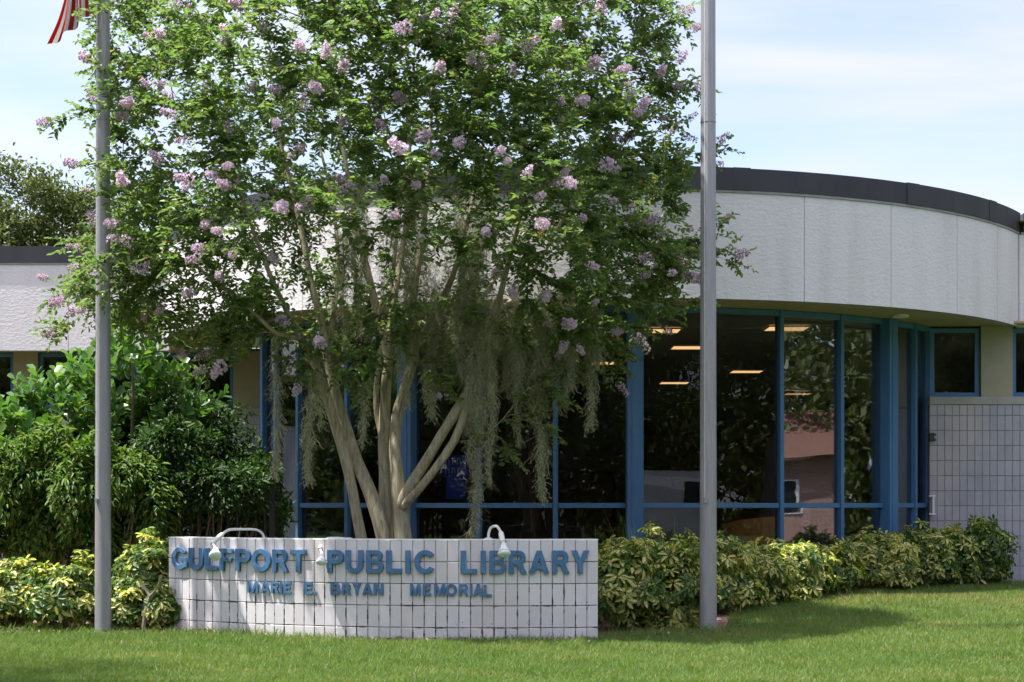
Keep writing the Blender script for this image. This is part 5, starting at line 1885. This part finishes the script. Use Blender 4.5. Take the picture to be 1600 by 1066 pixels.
# clusia : large paddle leaves, the ones in view singly
def build_clusia(loc, blobs, label, n_part, n_stuff):
    t = thing('clusia_shrub', label, 'shrub', loc)
    O = np.array(loc)
    variants = []
    for k in range(4):
        L = .118 + .013 * k
        V, F, a, b_ = leaf_arrays(np.zeros((1, 3)), np.array([[0, 0, 1.0]]), np.array([[0, -1.0, 0.1]]), L, L * .60, w1=.86, w2=.98, fold=.10, droop=.05, rnd=np.array([.2 + .25 * k]), p1=.42, p2=.84)
        variants.append(np_mesh('leaf', V, F, M['clusia_leaf'], attrs={'rnd': a, 'mid': b_}))
    arrs = []
    st = MB()
    made = 0
    wts = np.array([b_[3] * b_[5] for b_ in blobs]); wts = wts / wts.sum()
    sprigs = []
    for k in range(int((n_part + n_stuff) / 9)):
        b_ = blobs[int(RNG.choice(len(blobs), p=wts))]
        P, u = ell_points(1, b_[:3], b_[3:], shell=.6, lump=.15, seed=2)
        sprigs.append((P[0], u[0]))
    sprigs.sort(key=lambda q: q[0][1] - .5 * q[1][2])
    for k, (p, u) in enumerate(sprigs):
        d = nrm(u * .55 + np.array([0, -.1, .9]) + RNG.normal(size=3) * .25)
        L = RNG.uniform(.16, .3)
        st.tube([Vector(p - O), Vector(p - O + d * L)], [.006, .003], 5)
        for j in range(9):
            q = p + d * L * (j / 8)
            a = j * 2.4 + RNG.random()
            e1 = nrm(np.cross(d, np.array([.3, .2, .9]))); e2 = np.cross(d, e1)
            ld = nrm(d * .75 + (e1 * math.cos(a) + e2 * math.sin(a)) * .75)
            nn = nrm(d * 1.0 - ld * .5 + RNG.normal(size=3) * .25)
            if made < n_part:
                x = np.cross(nn, ld); x = nrm(x); y = -nrm(np.cross(ld, x)) * -1
                # local z = leaf axis, local -y = upper side
                zc = Vector(ld); yc = (-Vector(nn)); yc = (yc - zc * yc.dot(zc)).normalized(); xc = yc.cross(zc)
                rot = Matrix((xc, yc, zc)).transposed().to_euler()
                place('leaf', variants[random.randrange(4)], Vector(q - O), 0, t, rot=rot, scale=random.uniform(.75, 1.15))
                made += 1
            else:
                LL = RNG.uniform(.10, .15)
                arrs.append(leaf_arrays(q[None], ld[None], nn[None], LL, LL * .60, w1=.86, w2=.98, fold=.10, droop=.05, p1=.42, p2=.84))
    leaves_obj('foliage', tuple(x - O if i == 0 else x for i, x in enumerate(cat_leaves(arrs))), M['clusia_leaf'], t)
    st.obj('twigs', M['stem'], t, kind='stuff')
    tr = MB()
    for b_ in blobs:
        g = Vector((b_[0] * .8 + loc[0] * .2, b_[1], float(gz(b_[0], b_[1]))))
        q = Vector(b_[:3])
        tr.tube([g - Vector(loc), (g + q) / 2 - Vector(loc) + Vector((.06, 0, 0)), q - Vector(loc)], [.035, .026, .014], 8)
    tr.obj('stems', M['stem'], t)
build_clusia((-5.2, 21.0, .15), [(-5.35, 20.6, 2.15, .62, .5, .55), (-4.75, 20.7, 2.45, .5, .5, .75), (-4.5, 20.5, 3.0, .34, .4, .48), (-5.9, 20.6, 2.0, .5, .4, .4), (-4.1, 20.9, 2.35, .45, .4, .55)],
             'tall shrub with round paddle leaves rising above the vine', 280, 2300)
build_clusia((-6.0, 20.6, .15), [(-6.35, 20.3, 1.95, .45, .4, .4), (-5.85, 20.2, 1.85, .35, .3, .35)], 'smaller round leaved shrub at the left edge above the vine', 90, 420)

# grassy tufts
def tuft(x, y, n, L, label, spread=.5, mat='strap', w=.006, z=None):
    z = float(gz(x, y)) + .01 if z is None else z
    t = thing('grass_tuft', label, 'grass tuft', (x, y, z), 0, 'grassy tufts in the beds')
    a = RNG.random(n) * 2 * PI
    out = np.stack([np.cos(a), np.sin(a), np.zeros(n)], -1)
    ln = L * RNG.uniform(.6, 1.1, n)
    sp = spread * RNG.uniform(.2, 1, n)
    base = out * (RNG.random(n) * .05)[:, None]
    k = 6
    side = np.stack([-np.sin(a), np.cos(a), np.zeros(n)], -1)
    V = []
    for i in range(k + 1):
        u = i / k
        c_ = base + out * (ln * sp * u * (.5 + .7 * u))[:, None] + np.array([0, 0, 1.0]) * (ln * (u - .38 * sp * u ** 2.4))[:, None]
        ww = w * (1 - u ** 2 * .95)
        V += [c_ - side * ww, c_ + side * ww]
    V = np.stack(V, 1)
    base_i = (np.arange(n) * (2 * k + 2))[:, None]
    F = np.concatenate([base_i + np.array([[2 * i, 2 * i + 1, 2 * i + 3, 2 * i + 2]]) for i in range(k)])
    obj_np('blades', V.reshape(-1, 3), F, M[mat], t, attrs={'rnd': np.repeat(RNG.random(n), 2 * k + 2), 'mid': np.zeros(n * (2 * k + 2))})['kind'] = 'stuff'
tuft(1.32, 18.5, 34, 1.16, 'strappy tuft rising behind the shrubs left of the right flagpole', .55)
tuft(1.75, 18.75, 26, 1.14, 'strappy tuft beside the right flagpole behind the shrubs', .5)
tuft(.85, 17.4, 22, 1.05, 'thin strappy tuft just past the right end of the sign', .35)
tuft(.35, 16.9, 14, 1.02, 'sparse weed stalks rising behind the right end of the sign', .3, w=.004)
tuft(-1.78, 16.9, 24, .98, 'small green tuft above the sign left of the trunks', .3, w=.004)
tuft(-2.0, 16.85, 14, .97, 'thin weed above the sign by the low lamp', .3, w=.004)
tuft(.05, 16.75, 16, .98, 'wispy weed above the sign right of the upright lamp', .35, w=.004)
tuft(-3.8, 17.9, 90, .85, 'feathery green grass clump behind the left flagpole', .3, w=.006)
tuft(-3.45, 17.8, 80, .85, 'feathery green grass clump left of the sign end', .3, w=.006)
tuft(-4.15, 17.2, 40, .4, 'low grass clump at the foot of the left flagpole', .5, w=.005)

# white pipe
t = thing('vent_pipe', 'thin white pipe standing in the shrubs before the glass', 'pipe', (4.22, 21.7, float(gz(4.2, 21.7))))
MB().lathe([(.022, 0), (.022, .60)], 16).obj('pipe', M['pvc'], t, smooth=False)
MB().lathe([(.026, .602), (.026, .64), (.02, .648)], 16).obj('cap', M['pvc'], t, smooth=False)

def build_litter():
    n = 420
    X = RNG.uniform(-5.2, 5.5, n)
    Y = bed_y(X) + RNG.normal(size=n) * .22 - .05
    P = np.stack([X, Y, gz(X, Y) + RNG.uniform(.02, .05, n)], -1)
    arr = leaf_arrays(P, rvec(n) * np.array([1, 1, .15]), np.array([0, 0, 1.0]) + rvec(n) * .5, RNG.uniform(.025, .06, n), RNG.uniform(.012, .028, n), fold=.3, droop=.3)
    M['dry_leaf'] = leaf_mat('dry_leaf', [(0.0, (0.13, 0.075, 0.04)), (0.6, (0.26, 0.17, 0.09)), (1.0, (0.42, 0.32, 0.2))], 0.1, 0.8, tcol=(1, 1, 1))
    o = leaves_obj('leaf_litter', arr, M['dry_leaf'])
    tag(o, 'dry brown leaves scattered along the bed edge and sign base', 'leaf litter', kind='stuff')
build_litter()

# ------------------------------------------------------------------ oaks
def oak_meshes(seed, height, spread, n_leaf, leaf, trunk_h, twigs=140, flat=.5, low=0.0):
    global RNG
    keep = RNG
    RNG = np.random.default_rng(seed)
    sk = Skeleton()
    sk.chain([(Vector((0, 0, -.2)), .42), (Vector((.05, 0, trunk_h * .5)), .34), (Vector((0, .08, trunk_h)), .30)])
    T = []
    blobs = []
    for k in range(11):
        a = k * 2.399
        r_ = spread * .68 * math.sqrt((k + .5) / 11)
        z = trunk_h + (height - trunk_h) * (.75 - .45 * (r_ / spread) ** 1.5 + RNG.uniform(-.18, .18))
        blobs.append((math.cos(a) * r_, math.sin(a) * r_, z, spread * RNG.uniform(.26, .42), spread * RNG.uniform(.26, .42), (height - trunk_h) * RNG.uniform(.15, .26)))
    for k in range(twigs):
        b_ = blobs[k % 11]
        u = rvec(1)[0] * RNG.random() ** .4
        T.append(Vector((b_[0] + u[0] * b_[3], b_[1] + u[1] * b_[4], b_[2] + u[2] * b_[5])))
    ends = sk.grow(T, 1, step=.5, up=.4, jit=.08)
    sk.radii(tip=.012, power=2.2, cap=.28)
    V, F = sk.mesh_arrays()
    tm = np_mesh('trunk', V, F, M['oak_bark'], smooth=True)
    E = np.array([tuple(sk.p[e]) for e in ends])
    per = n_leaf // len(E)
    P = np.repeat(E, per, 0) + RNG.normal(size=(len(E) * per, 3)) * np.array([.36, .36, .2]) * spread / 5.0
    m_ = len(P)
    arr = leaf_arrays(P, rvec(m_), np.array([0, 0, 1.0]) + rvec(m_) * .8, leaf * RNG.uniform(.7, 1.3, m_), leaf * .5, fold=.15)
    V, F, a, b_ = arr
    cm = np_mesh('crown', V, F, M['oak_leaf'], attrs={'rnd': a, 'mid': b_})
    RNG = keep
    return tm, cm

def oak(meshes, loc, rz, s, label, group=None):
    t = thing('oak_tree', label, 'tree', loc, rz, group)
    place('trunk', meshes[0], (0, 0, 0), 0, t, scale=s)
    o = place('crown', meshes[1], (0, 0, 0), 0, t, scale=s)
    o['kind'] = 'stuff'
    return t

OAK_FAR = oak_meshes(11, 8.6, 3.6, 60000, .12, 2.6, twigs=330)
oak(OAK_FAR, (-13.9, 48, 0.2), .4, 1.17, 'broad oak with a rounded top beyond the flat roof at the left')
OAK_A = oak_meshes(5, 11.5, 5.2, 52000, .10, 4.0, twigs=260)
OAK_B = oak_meshes(9, 10.5, 6.2, 62000, .10, 3.2, twigs=260)
# street trees, seen mirrored in the glass; two of them shade the lawn
for i, (m_, x, y, rz, s) in enumerate([(OAK_A, -9.6, 9.8, .3, 1.0), (OAK_B, -13, -13, 1.1, 1.0), (OAK_A, -2.5, -14.5, 2.2, 1.0), (OAK_B, 9.5, -12.5, 3.0, 1.05), (OAK_A, 19, -11.5, 4.1, 1.0),
                                       (OAK_B, 30, -4, 5.0, 1.05), (OAK_A, 33, 17, .7, 1.0), (OAK_B, -24, -6, 2.6, 1.05), (OAK_A, -22, 8, 5.5, 1.0), (OAK_B, 3, -31, .2, 1.2), (OAK_B, -18, -33, 1.2, 1.2), (OAK_B, 22, -30, 2.2, 1.2)]):
    oak(m_, (x, y, float(gz(x, y)) - .02), rz, s, 'large oak across the street mirrored darkly in the library glass', 'street oaks mirrored in the glass')

def build_treeline():
    Vs, Fs, Rn = [], [], []
    k0 = 0
    for n, ra, rb, lo, hi in ((170000, 43, 48, .2, .42), (30000, 49.5, 53, .9, 1.7)):  # outer ring of oversized leaves added to block sky gaps in the reflections
        a = RNG.uniform(R(112), R(428), n)          # all round except where the picture looks
        r_ = ra + (rb - ra) * RNG.random(n)
        top = 10.5 + 2.0 * np.sin(a * 9) + 1.4 * np.sin(a * 23 + 1) + .7 * np.sin(a * 61)
        P = np.stack([r_ * np.cos(a), r_ * np.sin(a), top * RNG.random(n) ** .9], -1)
        m_ = len(P)
        d1 = rvec(m_) * RNG.uniform(lo, hi, m_)[:, None] * .5
        d2 = nrm(np.cross(d1, rvec(m_))) * RNG.uniform(lo, hi, m_)[:, None] * .35
        Vs.append(np.stack([P - d1, P + d2, P + d1, P - d2], 1).reshape(-1, 3))
        Fs.append(np.arange(m_ * 4).reshape(-1, 4) + k0)
        k0 += m_ * 4
        Rn.append(np.repeat(RNG.random(m_), 4))
    o = obj_np('added_treeline', np.concatenate(Vs), np.concatenate(Fs), M['oak_leaf'], attrs={'rnd': np.concatenate(Rn), 'mid': np.zeros(k0)})
    tag(o, 'far belt of trees added all round to darken the reflections in the glass', 'trees', kind='stuff')
build_treeline()

# ------------------------------------------------------------------ across the street (seen only as reflections)
def build_house():
    t = thing('pink_house', 'pink house with brown roof mirrored in a right hand pane', 'house', (45, 8, -.14), R(100))
    MB().box(-6, 6, -4, 4, 0, 3.1).obj('wall', M['pink'], t)
    rf = MB()
    rf.add([(-6.6, -4.6, 3.1), (6.6, -4.6, 3.1), (6.6, 4.6, 3.1), (-6.6, 4.6, 3.1), (-3, 0, 5.0), (3, 0, 5.0)],
           [(0, 1, 5, 4), (1, 2, 5), (2, 3, 4, 5), (3, 0, 4), (3, 2, 1, 0)])
    rf.obj('roof', M['roof_tile'], t)
    for x in (-4, -1.2, 3.6):
        f = MB().box(x - .75, x + .75, 4.0, 4.06, 1.0, 2.3).obj('window', M['white_enamel'], t)
        MB().box(x - .65, x + .65, 4.061, 4.07, 1.1, 2.2).obj('pane', M['car_glass'], f)
    MB().box(.9, 1.85, 4.0, 4.05, .05, 2.15).obj('door', M['wood'], t)
build_house()

def build_car():
    t = thing('parked_van', 'white parked van mirrored low in the glass by the right flagpole', 'van', (12.2, -3.4, float(gz(0, -3)) + .02), R(0))
    prof = [(-2.6, .35), (-2.65, 1.0), (-2.6, 1.9), (-2.4, 2.2), (1.0, 2.25), (1.35, 2.1), (1.95, 1.3), (2.55, 1.05), (2.65, .7), (2.6, .35)]
    mb = MB()
    n = len(prof)
    V = []
    for s, in_ in ((-.88, 0), (-.80, 1), (.80, 1), (.88, 0)):
        for x, z in prof:
            V.append((x, s if z < 1.2 else s * .82, z))
    V = [(x, (-.92 if z < 1.4 else -.80), z) for x, z in prof] + [(x, (.92 if z < 1.4 else .80), z) for x, z in prof]
    F = [tuple(range(n))[::-1], tuple(range(n, 2 * n))] + [(i, (i + 1) % n, n + (i + 1) % n, n + i) for i in range(n)]
    mb.add(V, F)
    mb.obj('body', M['car_paint'], t)
    for s in (-1, 1):
        mb = MB()
        y0, y1 = s * .885, s * .70
        q = [(.2, s * .925, 1.30), (1.6, s * .925, 1.30), (1.15, s * .835, 1.95), (.2, s * .835, 1.95)]
        mb.quad(*(q if s < 0 else q[::-1]))
        mb.quad(*[(p[0], p[1] - s * .01, p[2]) for p in (q[::-1] if s < 0 else q)])
        mb.obj('side_window', M['car_glass'], t)
        for x in (-1.4, 1.4):
            w = MB().lathe([(.2, -.1), (.31, -.1), (.33, -.06), (.33, .06), (.31, .1), (.2, .1)], 24, Matrix.Translation((x, s * .82, .33)) @ Matrix.Rotation(R(90), 4, 'X')).obj('wheel', M['rubber'], t)
            MB().lathe([(.02, -.105), (.19, -.105), (.19, .105), (.02, .105)], 20, Matrix.Translation((x, s * .82, .33)) @ Matrix.Rotation(R(90), 4, 'X')).obj('rim', M['drip'], w)
build_car()
